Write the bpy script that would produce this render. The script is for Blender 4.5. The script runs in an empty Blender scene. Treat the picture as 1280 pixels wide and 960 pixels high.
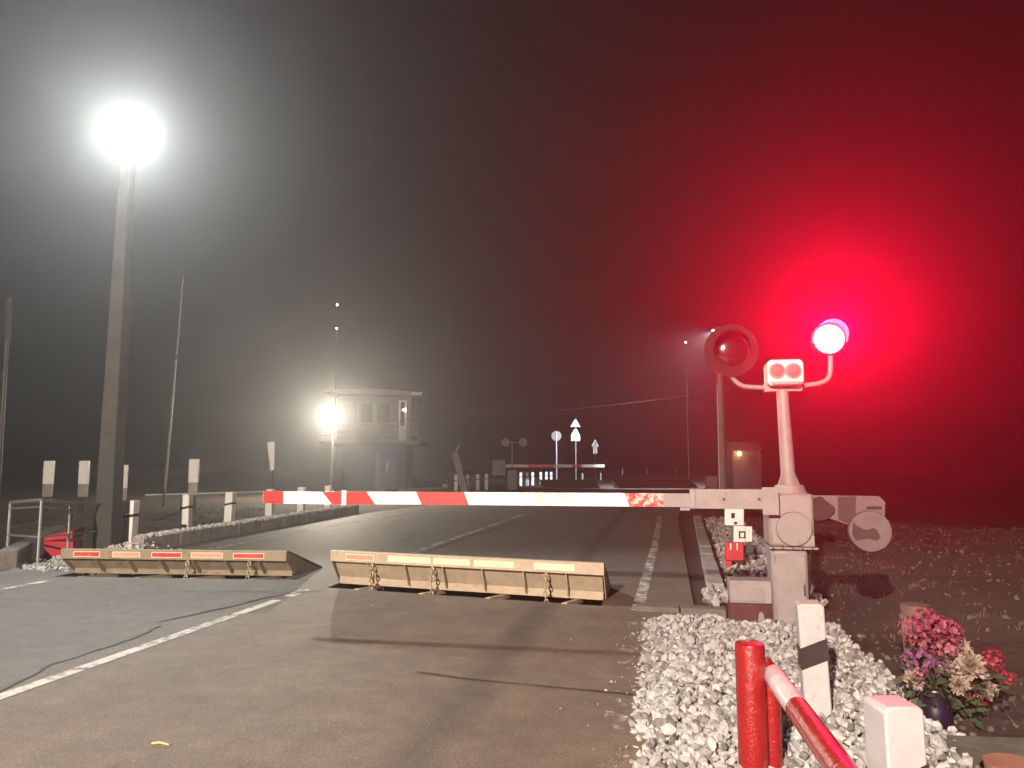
import bpy, bmesh, math, random
import numpy as np
from mathutils import Vector, Matrix, noise
from mathutils.geometry import tessellate_polygon
R = math.radians
random.seed(7)
sc = bpy.context.scene
col = sc.collection

# ------------------------------------------------------------------ camera
CAM = Vector((0, 0, 1.5)); YAW = R(10.9); PITCH = R(6.12); F = 960.0
fwd = Vector((-math.sin(YAW) * math.cos(PITCH), math.cos(YAW) * math.cos(PITCH), math.sin(PITCH)))
rgt = Vector((math.cos(YAW), math.sin(YAW), 0))
upv = rgt.cross(fwd)

def ray(px, py):
    return fwd + rgt * ((px - 640) / F) + upv * ((480 - py) / F)
def G(px, py, z=0.0):                      # a pixel of the photograph measured down to a level
    d = ray(px, py); return CAM + d * ((z - CAM.z) / d.z)
def AY(px, py, Y):                         # ... to a plane across the road
    d = ray(px, py); return CAM + d * (Y / d.y)
def AD(px, py, dep):                       # ... to a distance
    return CAM + ray(px, py) * dep

cd = bpy.data.cameras.new('camera'); cam = bpy.data.objects.new('camera', cd); col.objects.link(cam)
cam.location = CAM; cam.rotation_euler = (R(90) + PITCH, 0, YAW)
cd.sensor_width = 36; cd.lens = F / 1280 * 36; cd.clip_end = 3000; cd.clip_start = 0.05
sc.camera = cam

# ------------------------------------------------------------------ materials
def ramp_mix(nt, fac, c1, c2, lo=0.3, hi=0.7):
    r = nt.nodes.new('ShaderNodeValToRGB')
    r.color_ramp.elements[0].position = lo; r.color_ramp.elements[1].position = hi
    r.color_ramp.elements[0].color = (*c1, 1); r.color_ramp.elements[1].color = (*c2, 1)
    nt.links.new(fac, r.inputs[0]); return r.outputs[0]
def coords(nt, obj=True):
    tc = nt.nodes.new('ShaderNodeTexCoord'); oi = nt.nodes.new('ShaderNodeObjectInfo')
    ma = nt.nodes.new('ShaderNodeVectorMath'); ma.operation = 'ADD'
    mu = nt.nodes.new('ShaderNodeMath'); mu.operation = 'MULTIPLY'; mu.inputs[1].default_value = 37
    nt.links.new(oi.outputs['Random'], mu.inputs[0])
    nt.links.new(tc.outputs['Object'], ma.inputs[0]); nt.links.new(mu.outputs[0], ma.inputs[1])
    return ma.outputs[0]
def nz(nt, vec, scale, detail=4, rough=0.6):
    n = nt.nodes.new('ShaderNodeTexNoise'); n.inputs['Scale'].default_value = scale
    n.inputs['Detail'].default_value = detail; n.inputs['Roughness'].default_value = rough
    nt.links.new(vec, n.inputs['Vector']); return n.outputs['Fac']
def base(name):
    m = bpy.data.materials.new(name); m.use_nodes = True
    return m, m.node_tree, m.node_tree.nodes['Principled BSDF']
def bump(nt, b, fac, strength, dist=0.01):
    bp = nt.nodes.new('ShaderNodeBump'); bp.inputs['Strength'].default_value = strength
    bp.inputs['Distance'].default_value = dist
    nt.links.new(fac, bp.inputs['Height']); nt.links.new(bp.outputs[0], b.inputs['Normal'])
def mat(name, c, rough=0.55, metal=0.0, var=0.25, scale=7, bs=0.15, bscale=60, wear=None, wlo=0.6, whi=0.72, wscale=14, coat=0):
    m, nt, b = base(name); v = coords(nt)
    n = nz(nt, v, scale, 6, 0.65)
    o = ramp_mix(nt, n, tuple(x * (1 - var) for x in c), tuple(min(1, x * (1 + var)) for x in c))
    if wear:
        n2 = nz(nt, v, wscale, 8, 0.7)
        w = ramp_mix(nt, n2, (0, 0, 0), (1, 1, 1), wlo, whi)
        mx = nt.nodes.new('ShaderNodeMix'); mx.data_type = 'RGBA'
        nt.links.new(w, mx.inputs[0]); nt.links.new(o, mx.inputs[6]); mx.inputs[7].default_value = (*wear, 1)
        o = mx.outputs[2]
    nt.links.new(o, b.inputs['Base Color'])
    b.inputs['Roughness'].default_value = rough; b.inputs['Metallic'].default_value = metal
    b.inputs['Coat Weight'].default_value = coat
    if bs: bump(nt, b, nz(nt, v, bscale, 4), bs, 0.006)
    return m
def emit(name, c, s):
    m, nt, b = base(name)
    b.inputs['Base Color'].default_value = (*c, 1); b.inputs['Emission Color'].default_value = (*c, 1)
    b.inputs['Emission Strength'].default_value = s; return m

M = {}
M['white'] = mat('white_paint', (.72, .71, .68), .5, var=.08, wear=(.36, .34, .31), wlo=.58, whi=.75, wscale=9)
M['whitedim'] = mat('dimmed_worn_white_paint', (.36, .355, .36), .6, var=.1, wear=(.17, .145, .125), wlo=.56, whi=.74, wscale=11, bs=.25)  # worn white; the near bollards' weaker light is put into its darker tone
M['black'] = mat('black_paint', (.03, .028, .026), .5)
M['red'] = mat('red_paint', (.50, .02, .022), .42, var=.12, wear=(.36, .03, .03))
M['redfade'] = mat('flaking_red_paint', (.50, .03, .025), .6, wear=(.62, .48, .44), wlo=.48, whi=.56, wscale=16)
M['pinkfade'] = mat('washed_out_paint', (.66, .63, .59), .6, wear=(.58, .30, .27), wlo=.5, whi=.66, wscale=10)
M['grey'] = mat('pale_grey_paint', (.235, .205, .20), .5, var=.16, wear=(.15, .12, .11), wlo=.62, whi=.75)
M['midgrey'] = mat('mid_grey_paint', (.2, .19, .18), .55)
M['steel'] = mat('galvanised_steel', (.42, .42, .42), .45, .7, var=.2)
M['darksteel'] = mat('dark_steel', (.06, .055, .05), .55, .4, var=.4, wear=(.12, .06, .035))
M['flap'] = mat('dusty_beige_steel', (.45, .365, .265), .6, 0, var=.15, wear=(.27, .20, .14), wlo=.58, whi=.74, wscale=5, bs=.3)
M['flapdim'] = mat('dimmed_beige_steel', (.26, .21, .145), .65, 0, var=.2, wear=(.15, .11, .075), wlo=.52, whi=.75, wscale=5, bs=.2)  # left plate's weaker light put into a darker copy of the plate steel
M['flaptop'] = mat('dark_trodden_steel', (.10, .08, .065), .6, .2, var=.35)
M['pit'] = mat('pit_lining', (.035, .028, .022), .85, var=.4)
M['chain'] = mat('chain_steel', (.5, .42, .3), .45, .5)
M['polec'] = mat('weathered_pole_concrete', (.06, .056, .05), .9, var=.3, scale=3, bs=.4, bscale=40)
M['weight'] = mat('grey_weight_paint', (.115, .09, .088), .65, var=.2)  # counterweight darker than the machine's grey
M['weightband'] = mat('dark_weight_paint', (.032, .02, .02), .7)
M['concrete'] = mat('concrete', (.27, .26, .24), .85, var=.22, scale=4, bs=.4, bscale=45, wear=(.15, .14, .125), wlo=.58, whi=.75)
M['kerbc'] = mat('kerb_concrete', (.32, .30, .28), .85, var=.25, scale=5, bs=.5, bscale=40)
M['kerbdark'] = mat('dirty_kerb_concrete', (.13, .12, .105), .9, var=.3, scale=5, bs=.5, bscale=40)
M['refl_red'] = mat('red_reflector', (.5, .05, .04), .35, var=.1, wear=(.55, .24, .18), wlo=.55, whi=.75, wscale=7)
M['refl_fade'] = mat('faded_reflector', (.56, .31, .22), .4, var=.1)
M['refl_white'] = mat('cream_reflector', (.74, .66, .5), .35, var=.08)
M['blue'] = mat('blue_cladding', (.035, .055, .17), .6, var=.2)
M['cabin'] = mat('cabin_panel', (.20, .19, .17), .7, var=.25, wear=(.12, .10, .085))
M['redglass'] = mat('dark_red_glass', (.025, .004, .005), .1, var=.1, bs=0)
M['greylens'] = mat('grey_lens', (.12, .10, .10), .65, bs=0)
M['blacksheen'] = mat('black_disc_paint', (.016, .014, .014), .8, var=.3, bs=.05)
for k_ in ('blacksheen', 'black'): M[k_].node_tree.nodes['Principled BSDF'].inputs['Specular IOR Level'].default_value = .12
M['redcover'] = mat('red_plastic', (.42, .025, .035), .45, var=.2)
M['dred'] = mat('dark_red_primer', (.06, .014, .012), .7, var=.4, wear=(.05, .03, .025))
M['leaf'] = mat('dark_leaf', (.03, .05, .02), .6, var=.4)
M['clay'] = mat('clay', (.24, .12, .08), .8)
M['basket'] = mat('basket_plastic', (.13, .08, .068), .55)
M['vase'] = mat('purple_vase_glaze', (.012, .008, .02), .35)
M['pebble'] = mat('pebble', (.24, .2, .17), .85, var=.4)
M['dry'] = mat('dry_grass', (.16, .11, .06), .8, var=.4)
m, nt, b = base('window_glass'); b.inputs['Base Color'].default_value = (.02, .02, .025, 1); b.inputs['Roughness'].default_value = .05; M['glass'] = m
M['white_lamp'] = emit('white_lamp', (1, .99, .95), 60)
M['warm_lamp'] = emit('warm_lamp', (1, .9, .72), 160)
M['point_lamp'] = emit('point_lamp', (1, .8, .72), 14)
M['orange_lamp'] = emit('orange_lamp', (1, .42, .12), 34)
M['red_lamp'] = emit('red_lamp', (1, .2, .23), 3.2)
M['sodium'] = emit('sodium_lamp', (1, .75, .5), 30)

def paint_worn(name, amt):
    m, nt, b = base(name); v = coords(nt)
    w = ramp_mix(nt, nz(nt, v, 5, 10, .75), (0, 0, 0), (1, 1, 1), amt, amt + .16)
    b.inputs['Base Color'].default_value = (.58, .55, .51, 1); b.inputs['Roughness'].default_value = .75
    tr = nt.nodes.new('ShaderNodeBsdfTransparent'); ms = nt.nodes.new('ShaderNodeMixShader')   # worn through to the asphalt
    nt.links.new(w, ms.inputs[0]); nt.links.new(b.outputs[0], ms.inputs[1]); nt.links.new(tr.outputs[0], ms.inputs[2])
    nt.links.new(ms.outputs[0], nt.nodes['Material Output'].inputs['Surface'])
    bump(nt, b, nz(nt, v, 120, 3), .4, .004); return m
M['line'] = paint_worn('road_paint', .48)
M['line_worn'] = paint_worn('worn_road_paint', .43)

def gravel_mat(name, c1, c2, c3):
    m, nt, b = base(name)
    at = nt.nodes.new('ShaderNodeAttribute'); at.attribute_name = 'tint'
    r = nt.nodes.new('ShaderNodeValToRGB'); nt.links.new(at.outputs['Fac'], r.inputs[0])
    r.color_ramp.elements[0].color = (*c1, 1); r.color_ramp.elements[1].color = (*c3, 1)
    e = r.color_ramp.elements.new(.35); e.color = (*c2, 1)
    tc = nt.nodes.new('ShaderNodeTexCoord')
    n = nz(nt, tc.outputs['Object'], 35, 5)
    mx = nt.nodes.new('ShaderNodeMix'); mx.data_type = 'RGBA'; mx.blend_type = 'MULTIPLY'; mx.inputs[0].default_value = .7
    nt.links.new(r.outputs[0], mx.inputs[6]); nt.links.new(ramp_mix(nt, n, (.6, .58, .55), (1, 1, 1)), mx.inputs[7])
    nt.links.new(mx.outputs[2], b.inputs['Base Color']); b.inputs['Roughness'].default_value = .8
    bump(nt, b, nz(nt, tc.outputs['Object'], 90, 4), .3, .006); return m
M['gravel'] = gravel_mat('white_crushed_stone', (.10, .095, .09), (.27, .265, .26), (.52, .51, .505))
M['dirtstone'] = gravel_mat('earthy_stone', (.03, .022, .017), (.06, .045, .036), (.15, .13, .115))

def asphalt():
    m, nt, b = base('asphalt'); L = nt.links
    tc = nt.nodes.new('ShaderNodeTexCoord'); v = tc.outputs['Object']
    sep = nt.nodes.new('ShaderNodeSeparateXYZ'); L.new(v, sep.inputs[0])
    def mth(op, a, bb=None, c=None):
        n = nt.nodes.new('ShaderNodeMath'); n.operation = op
        for i, q in enumerate((a, bb, c)):
            if q is None: continue
            if isinstance(q, (int, float)): n.inputs[i].default_value = q
            else: L.new(q, n.inputs[i])
        return n.outputs[0]
    def mix(f, a, bb):
        mx = nt.nodes.new('ShaderNodeMix'); mx.data_type = 'RGBA'
        L.new(f, mx.inputs[0])
        for i, q in ((6, a), (7, bb)):
            if isinstance(q, tuple): mx.inputs[i].default_value = (*q, 1)
            else: L.new(q, mx.inputs[i])
        return mx.outputs[2]
    big = nz(nt, v, .35, 5, .6); mid = nz(nt, v, 1.6, 6, .65); fine = nz(nt, v, 60, 6, .85); med = nz(nt, v, 5, 8, .75)
    # stretched along the road: tyre tracks
    mp = nt.nodes.new('ShaderNodeMapping'); mp.inputs['Scale'].default_value = (1.6, .12, 1); L.new(v, mp.inputs[0])
    trk = nz(nt, mp.outputs[0], 1.5, 5, .6)
    left = ramp_mix(nt, big, (.13, .126, .12), (.185, .179, .170))
    right = ramp_mix(nt, mid, (.125, .088, .064), (.22, .160, .117), .28, .72)
    mr = nt.nodes.new('ShaderNodeMapRange'); mr.inputs[1].default_value = -4.9; mr.inputs[2].default_value = -3.3
    L.new(mth('ADD', sep.outputs[0], mth('MULTIPLY', mth('SUBTRACT', mid, .5), 1.8)), mr.inputs[0])
    c = mix(mr.outputs[0], left, right)
    # beyond the plates the road is plain grey
    mr2 = nt.nodes.new('ShaderNodeMapRange'); mr2.inputs[1].default_value = 8.5; mr2.inputs[2].default_value = 11
    L.new(sep.outputs[1], mr2.inputs[0]); c = mix(mr2.outputs[0], c, left)
    c = mix(mth('MULTIPLY', mth('GREATER_THAN', trk, .0), mth('MULTIPLY', trk, .55)), c, (.085, .073, .064))
    # oily track down the middle of the lane
    dx = mth('ABSOLUTE', mth('ADD', mth('ADD', sep.outputs[0], 1.27), mth('MULTIPLY', mth('SUBTRACT', mid, .5), .25)))
    mr3 = nt.nodes.new('ShaderNodeMapRange'); mr3.inputs[1].default_value = .22; mr3.inputs[2].default_value = .05
    L.new(dx, mr3.inputs[0])
    c = mix(mth('MULTIPLY', mr3.outputs[0], mth('MULTIPLY', big, 1.0)), c, (.045, .036, .03))
    # sandy dust on the verge side
    mr4 = nt.nodes.new('ShaderNodeMapRange'); mr4.inputs[1].default_value = -1.0; mr4.inputs[2].default_value = .1
    L.new(sep.outputs[0], mr4.inputs[0])
    c = mix(mth('MULTIPLY', mr4.outputs[0], mid), c, (.19, .145, .11))
    # fine aggregate
    mm = nt.nodes.new('ShaderNodeMix'); mm.data_type = 'RGBA'; mm.blend_type = 'MULTIPLY'; mm.inputs[0].default_value = 1
    L.new(c, mm.inputs[6]); L.new(ramp_mix(nt, fine, (.50, .49, .48), (1.5, 1.48, 1.45), .38, .63), mm.inputs[7])
    m3 = nt.nodes.new('ShaderNodeMix'); m3.data_type = 'RGBA'; m3.blend_type = 'MULTIPLY'; m3.inputs[0].default_value = 1
    L.new(mm.outputs[2], m3.inputs[6]); L.new(ramp_mix(nt, med, (.80, .79, .78), (1.14, 1.135, 1.13), .36, .64), m3.inputs[7])
    L.new(m3.outputs[2], b.inputs['Base Color'])
    # pale aggregate and sand grains
    vo = nt.nodes.new('ShaderNodeTexVoronoi'); vo.inputs['Scale'].default_value = 28; L.new(v, vo.inputs['Vector'])
    sp = nt.nodes.new('ShaderNodeSeparateColor'); L.new(vo.outputs['Color'], sp.inputs[0])
    grain = mth('MULTIPLY', mth('LESS_THAN', vo.outputs['Distance'], .2), mth('GREATER_THAN', sp.outputs[0], .80))
    m4 = nt.nodes.new('ShaderNodeMix'); m4.data_type = 'RGBA'; L.new(mth('MULTIPLY', grain, mth('MULTIPLY', sp.outputs[1], .75)), m4.inputs[0])
    L.new(m3.outputs[2], m4.inputs[6]); m4.inputs[7].default_value = (.30, .26, .22, 1)
    L.new(m4.outputs[2], b.inputs['Base Color'])
    b.inputs['Roughness'].default_value = .72
    bump(nt, b, mth('ADD', fine, mth('MULTIPLY', mid, .6)), .35, .006)
    return m
M['asphalt'] = asphalt()
M['tar'] = mat('tar_seam', (.028, .023, .02), .6, var=.4)
def earth():
    m, nt, b = base('bare_earth'); tc = nt.nodes.new('ShaderNodeTexCoord'); v = tc.outputs['Object']
    a = nz(nt, v, .8, 8, .7); f = nz(nt, v, 14, 8, .75)
    c = ramp_mix(nt, a, (.026, .018, .014), (.075, .055, .043), .3, .7)
    mx = nt.nodes.new('ShaderNodeMix'); mx.data_type = 'RGBA'; mx.blend_type = 'MULTIPLY'; mx.inputs[0].default_value = 1
    nt.links.new(c, mx.inputs[6]); nt.links.new(ramp_mix(nt, f, (.45, .43, .42), (1.5, 1.45, 1.4)), mx.inputs[7])
    nt.links.new(mx.outputs[2], b.inputs['Base Color']); b.inputs['Roughness'].default_value = .95
    bump(nt, b, f, .9, .05); return m
M['earth'] = earth()

def petal_mat(name, c): return mat(name, c, .6, var=.3, scale=30, bs=0)
M['magenta'] = petal_mat('magenta_petals', (.21, .03, .06)); M['violet'] = petal_mat('violet_petals', (.16, .055, .125))
M['cream'] = petal_mat('cream_petals', (.27, .21, .17)); M['crimson'] = petal_mat('crimson_petals', (.24, .015, .03))
M['pink'] = petal_mat('pink_petals', (.27, .08, .115))

# ------------------------------------------------------------------ mesh builder
class MB:
    def __init__(s): s.v = []; s.f = []; s.mi = []
    def add(s, vs, fs, m=0):
        o = len(s.v); s.v += [tuple(x) for x in vs]
        s.f += [tuple(i + o for i in f) for f in fs]; s.mi += [m] * len(fs)
    def box(s, x0, x1, y0, y1, z0, z1, m=0, T=None):
        vs = [Vector((x, y, z)) for z in (z0, z1) for x, y in ((x0, y0), (x1, y0), (x1, y1), (x0, y1))]
        if T: vs = [T @ q for q in vs]
        s.add(vs, [(3, 2, 1, 0), (4, 5, 6, 7), (0, 1, 5, 4), (1, 2, 6, 5), (2, 3, 7, 6), (3, 0, 4, 7)], m); return s
    def hexa(s, b4, t4, m=0):
        s.add(list(b4) + list(t4), [(3, 2, 1, 0), (4, 5, 6, 7), (0, 1, 5, 4), (1, 2, 6, 5), (2, 3, 7, 6), (3, 0, 4, 7)], m); return s
    def tube(s, pts, r, n=12, m=0, caps=True):
        pts = [Vector(p) for p in pts]; k = len(pts); rs = r if isinstance(r, (list, tuple)) else [r] * k
        t0 = (pts[1] - pts[0]).normalized()
        u = t0.cross(Vector((0, 0, 1)) if abs(t0.z) < .9 else Vector((1, 0, 0))).normalized()
        vs = []
        for i, p in enumerate(pts):
            t = (pts[min(i + 1, k - 1)] - pts[max(i - 1, 0)]).normalized()
            u = (u - t * u.dot(t)).normalized(); w = t.cross(u)
            vs += [p + (u * math.cos(2 * math.pi * j / n) + w * math.sin(2 * math.pi * j / n)) * rs[i] for j in range(n)]
        fs = [(i * n + j, i * n + (j + 1) % n, (i + 1) * n + (j + 1) % n, (i + 1) * n + j) for i in range(k - 1) for j in range(n)]
        if caps: fs += [tuple(range(n - 1, -1, -1)), tuple(range((k - 1) * n, k * n))]
        s.add(vs, fs, m); return s
    def cyl(s, a, b, r0, r1=None, n=20, m=0): return s.tube([a, b], [r0, r0 if r1 is None else r1], n, m)
    def prism(s, poly, y0, y1, m=0):            # polygon in x,z drawn out along y
        n = len(poly)
        a = sum(poly[i][0] * poly[(i + 1) % n][1] - poly[(i + 1) % n][0] * poly[i][1] for i in range(n))
        if a < 0: poly = poly[::-1]
        vs = [(x, y0, z) for x, z in poly] + [(x, y1, z) for x, z in poly]
        fs = [tuple(range(n)), tuple(range(2 * n - 1, n - 1, -1))]
        fs += [((i + 1) % n, i, n + i, n + (i + 1) % n) for i in range(n)]
        s.add(vs, fs, m); return s
    def prismx(s, poly, x0, x1, m=0):           # polygon in y,z drawn out along x
        n = len(poly)
        a = sum(poly[i][0] * poly[(i + 1) % n][1] - poly[(i + 1) % n][0] * poly[i][1] for i in range(n))
        if a < 0: poly = poly[::-1]
        vs = [(x0, y, z) for y, z in poly] + [(x1, y, z) for y, z in poly]
        fs = [tuple(range(n - 1, -1, -1)), tuple(range(n, 2 * n))]
        fs += [(i, (i + 1) % n, n + (i + 1) % n, n + i) for i in range(n)]
        s.add(vs, fs, m); return s
    def ball(s, c, r, nu=12, nv=8, m=0):
        c = Vector(c); r = r if isinstance(r, tuple) else (r, r, r)
        vs = [c + Vector((0, 0, -r[2]))]
        for i in range(1, nv):
            a = -math.pi / 2 + math.pi * i / nv
            vs += [c + Vector((math.cos(a) * math.cos(2 * math.pi * j / nu) * r[0], math.cos(a) * math.sin(2 * math.pi * j / nu) * r[1], math.sin(a) * r[2])) for j in range(nu)]
        vs.append(c + Vector((0, 0, r[2]))); fs = []
        for j in range(nu): fs.append((0, 1 + (j + 1) % nu, 1 + j))
        for i in range(nv - 2):
            for j in range(nu):
                a = 1 + i * nu + j; bb = 1 + i * nu + (j + 1) % nu
                fs.append((a, bb, bb + nu, a + nu))
        t = len(vs) - 1; o = 1 + (nv - 2) * nu
        for j in range(nu): fs.append((o + j, o + (j + 1) % nu, t))
        s.add(vs, fs, m); return s
    def link(s, c, rot, a=.021, h=.034, r=.0075, m=0):   # one oval chain link
        pts = []
        for i in range(12):
            t = 2 * math.pi * i / 12
            p = Vector((a * math.cos(t), 0, h * math.sin(t))); p.rotate(Matrix.Rotation(rot, 3, 'Z')); pts.append(Vector(c) + p)
        n = 6; vs = []
        for i, p in enumerate(pts):
            t = (pts[(i + 1) % 12] - pts[i - 1]).normalized(); u = Matrix.Rotation(rot, 3, 'Z') @ Vector((0, 1, 0)); w = t.cross(u)
            vs += [p + (u * math.cos(2 * math.pi * j / n) + w * math.sin(2 * math.pi * j / n)) * r for j in range(n)]
        fs = [(i * n + j, i * n + (j + 1) % n, ((i + 1) % 12) * n + (j + 1) % n, ((i + 1) % 12) * n + j) for i in range(12) for j in range(n)]
        s.add(vs, fs, m); return s
    def build(s, name, mats, parent=None, world=False, bevel=0, smooth=True, loc=None):
        me = bpy.data.meshes.new(name)
        off = Vector((0, 0, 0))
        if world and parent is not None:
            p = parent
            while p is not None: off = off + Vector(p.location); p = p.parent
        if loc is not None: off = Vector(loc)
        me.from_pydata([tuple(Vector(q) - off) for q in s.v], [], s.f)
        if not isinstance(mats, (list, tuple)): mats = [mats]
        for q in mats: me.materials.append(q)
        me.polygons.foreach_set('material_index', s.mi)
        me.update()
        if smooth:
            me.shade_smooth(); me.set_sharp_from_angle(angle=R(35))
        o = bpy.data.objects.new(name, me); col.objects.link(o)
        if loc is not None: o.location = loc
        if parent is not None: o.parent = parent
        if bevel:
            bv = o.modifiers.new('edge', 'BEVEL'); bv.width = bevel; bv.segments = 2; bv.limit_method = 'ANGLE'; bv.angle_limit = R(40)
        return o

def tag(o, label=None, cat=None, group=None, kind=None):
    if label: o['label'] = label
    if cat: o['category'] = cat
    if group: o['group'] = group
    if kind: o['kind'] = kind
    return o
def empty(name, loc, rz=0.0, label=None, cat=None, group=None):
    o = bpy.data.objects.new(name, None); col.objects.link(o); o.location = loc; o.rotation_euler = (0, 0, rz)
    o.empty_display_size = .2
    return tag(o, label, cat, group)
def copy_tree(o, parent=None):
    c = o.copy(); col.objects.link(c); c.parent = parent
    for ch in list(o.children): copy_tree(ch, c)
    return c
def place(proto, first, loc, rz, label, scale=None):
    o = proto if first else copy_tree(proto)
    o.location = loc; o.rotation_euler = (0, 0, rz); o['label'] = label
    if scale: o.scale = scale
    return o
def sm(a, b, x):
    t = min(1, max(0, (x - a) / (b - a))); return t * t * (3 - 2 * t)

# ------------------------------------------------------------------ road, ground
XL, XR = -9.3, .32
def rect(c, rz, x0, x1, y0, y1, z=0.0):
    ca, sa = math.cos(rz), math.sin(rz)
    return [Vector((c[0] + x * ca - y * sa, c[1] + x * sa + y * ca, z)) for x, y in ((x0, y0), (x1, y0), (x1, y1), (x0, y1))]
# two raised plates across the road: centre of the front lip, turn, width, raised height
pl, pr = G(413, 688, .44), G(755, 704, .44)
FR = dict(c=((pl.x + pr.x) / 2, (pl.y + pr.y) / 2), rz=math.atan2(pr.y - pl.y, pr.x - pl.x), w=(pr - pl).length, h=.44)
pl2, pr2 = G(76, 686, .36), G(358, 689, .36)
FL = dict(c=((pl2.x + pr2.x) / 2, (pl2.y + pr2.y) / 2), rz=math.atan2(pr2.y - pl2.y, pr2.x - pl2.x), w=(pr2 - pl2).length, h=.36)
PIT0, PIT1 = -.12, .62
def hole(f):
    ca, sa, k = math.cos(f['rz']), math.sin(f['rz']), math.tan(f['rz']); w = f['w'] / 2 - .02
    return [Vector((f['c'][0] + (x + y * k) * ca - y * sa, f['c'][1] + (x + y * k) * sa + y * ca, 0)) for x, y in ((-w, PIT0), (w, PIT0), (w, PIT1), (-w, PIT1))]
holes = [hole(f) for f in (FR, FL)]
outer = [Vector((XL, -30, 0)), Vector((XR, -30, 0)), Vector((XR, 8.6, 0)), Vector((XR + .15, 24, 0)), Vector((XR + 1.6, 46, 0)), Vector((XR + 12, 140, 0)),
         Vector((XL + 14, 140, 0)), Vector((XL + 1.5, 46, 0)), Vector((XL, 24, 0))]
polys = [outer] + holes
tri = tessellate_polygon(polys); flat = [q for p in polys for q in p]
mb = MB()
fs = []
for t in tri:
    a, bb, c = (flat[i] for i in t)
    fs.append(tuple(t) if (bb - a).cross(c - a).z > 0 else tuple(reversed(t)))
mb.add(flat, fs); tag(mb.build('road', M['asphalt'], smooth=False), kind='structure', label='worn two lane asphalt road running over the crossing')

def gz(x, y):
    z = -.035
    e = max(0, x - 1.7) if x > 0 else max(0, -10.2 - x)
    a = min(1, e / 1.2)
    z += a * (.10 * noise.noise((x * .5, y * .5, 1)) + .05 * noise.noise((x * 1.7, y * 1.7, 4)) + .02 * noise.noise((x * 5, y * 5, 2)))
    if x > 2.2: z -= 1.6 * sm(21.5, 26, y + .2 * (x - 5)) * sm(2.2, 4.5, x)
    if x > 1.6: z += .08 * sm(1.7, 3.2, x)
    if x < -10.5: z += .18 * sm(-10.5, -13, x) * sm(11, 14, y)
    return z
xs = [-400, -200, -110, -70, -50, -40, -33, -28, -24, -21, -19, -17.5] + [-16.5 + .35 * i for i in range(21)] + [-9.2, -9.0]
xs2 = [0.0, .3] + [.55 + .14 * i for i in range(90)] + [14, 16, 19, 23, 30, 40, 60, 90, 150, 300, 400]
ys = [-60, -30, -15, -6, -2, 0] + [.6 + .17 * i for i in range(130)] + [23 + .6 * i for i in range(14)] + [32, 34, 37, 41, 46, 52, 60, 70, 85, 110, 150, 220, 400]
mb = MB()
for X in (xs, xs2):
    o = len(mb.v); n = len(ys)
    mb.v += [(x, y, gz(x, y)) for x in X for y in ys]
    f_ = [(o + i * n + j, o + (i + 1) * n + j, o + (i + 1) * n + j + 1, o + i * n + j + 1) for i in range(len(X) - 1) for j in range(n - 1)]
    mb.f += f_; mb.mi += [0] * len(f_)
# under the far carriageway, where the road drifts to the right
o = len(mb.v); mb.v += [(-9.0, 24, -.035), (0, 24, -.035), (0, 400, -.035), (-9.0, 400, -.035)]; mb.f.append((o, o + 1, o + 2, o + 3)); mb.mi.append(0)
tag(mb.build('ground', M['earth']), kind='structure', label='dark bare earth beside the road')

def strip(name, pts, w, m, z=.004, label=None, jit=0, seed=0):
    rr = random.Random(seed); mb = MB(); pts = [Vector((p[0], p[1], 0)) for p in pts]
    if jit:
        q = []
        for a, bb in zip(pts, pts[1:]):
            k = max(2, int((bb - a).length / .12))
            for i in range(k): q.append(a.lerp(bb, i / k))
        q.append(pts[-1]); off = 0; pp = []
        for p in q:
            off = off * .8 + rr.uniform(-jit, jit); pp.append(p + Vector((off, off * .7, 0)))
        pts = pp
    vs = []
    for i, p in enumerate(pts):
        t = (pts[min(i + 1, len(pts) - 1)] - pts[max(i - 1, 0)]).normalized(); n = Vector((-t.y, t.x, 0))
        ww = w * (rr.uniform(.4, 1.2) if jit else 1) / 2
        vs += [(*(p + n * ww).xy, z), (*(p - n * ww).xy, z)]
    mb.add(vs, [(2 * i + 1, 2 * i + 3, 2 * i + 2, 2 * i) for i in range(len(pts) - 1)])
    return tag(mb.build(name, m, smooth=False), kind='structure', label=label)
CX = -4.27
strip('centre_line', [(CX, -20), (CX, 8.2)], .12, M['line'], label='white centre line this side of the plates')
strip('centre_line', [(CX, 8.45), (CX - .02, 9.0)], .13, M['line_worn'])
strip('centre_line', [(CX, 10.2), (CX, 24)], .13, M['line_worn'], label='cracked white centre line beyond the plates')
strip('edge_line', [(-.27, 8.3), (-.14, 15), (-.05, 24)], .13, M['line_worn'], label='broken white edge line beside the right kerb')
strip('edge_line', [(-.30, 4.6), (-.28, 8.1)], .13, paint_worn('rubbed_road_paint', .28))
strip('edge_line', [(-7.95, -4), (-7.95, 9.0)], .13, M['line_worn'], label='faint edge line of the far lane')
strip('edge_line', [(-8.05, 11), (-8.3, 24)], .12, M['line_worn'])
def gl(*pix): return [G(*p).xy for p in pix]
strip('tar_seam', gl((520, 841), (575, 848), (640, 855), (792, 869)), .03, M['tar'], .006, 'dark seam across the near lane', .006, 2)
strip('tar_seam', gl((0, 866), (60, 835), (130, 812), (200, 783)), .035, M['tar'], .006, 'crack beside the centre line', .035, 3)
strip('tar_seam', gl((200, 778), (260, 766), (330, 748), (400, 738)), .05, M['tar'], .006, None, .03, 4)
strip('tar_seam', gl((500, 677), (512, 668), (480, 660), (505, 648)), .05, M['tar'], .006, None, .06, 5)
strip('tar_seam', gl((528, 692), (575, 674), (640, 655), (680, 640)), .05, M['tar'], .007, None, .04, 6)
strip('tar_seam', gl((180, 742), (260, 739), (380, 741)), .02, M['tar'], .006, None, .02, 8)

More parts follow.
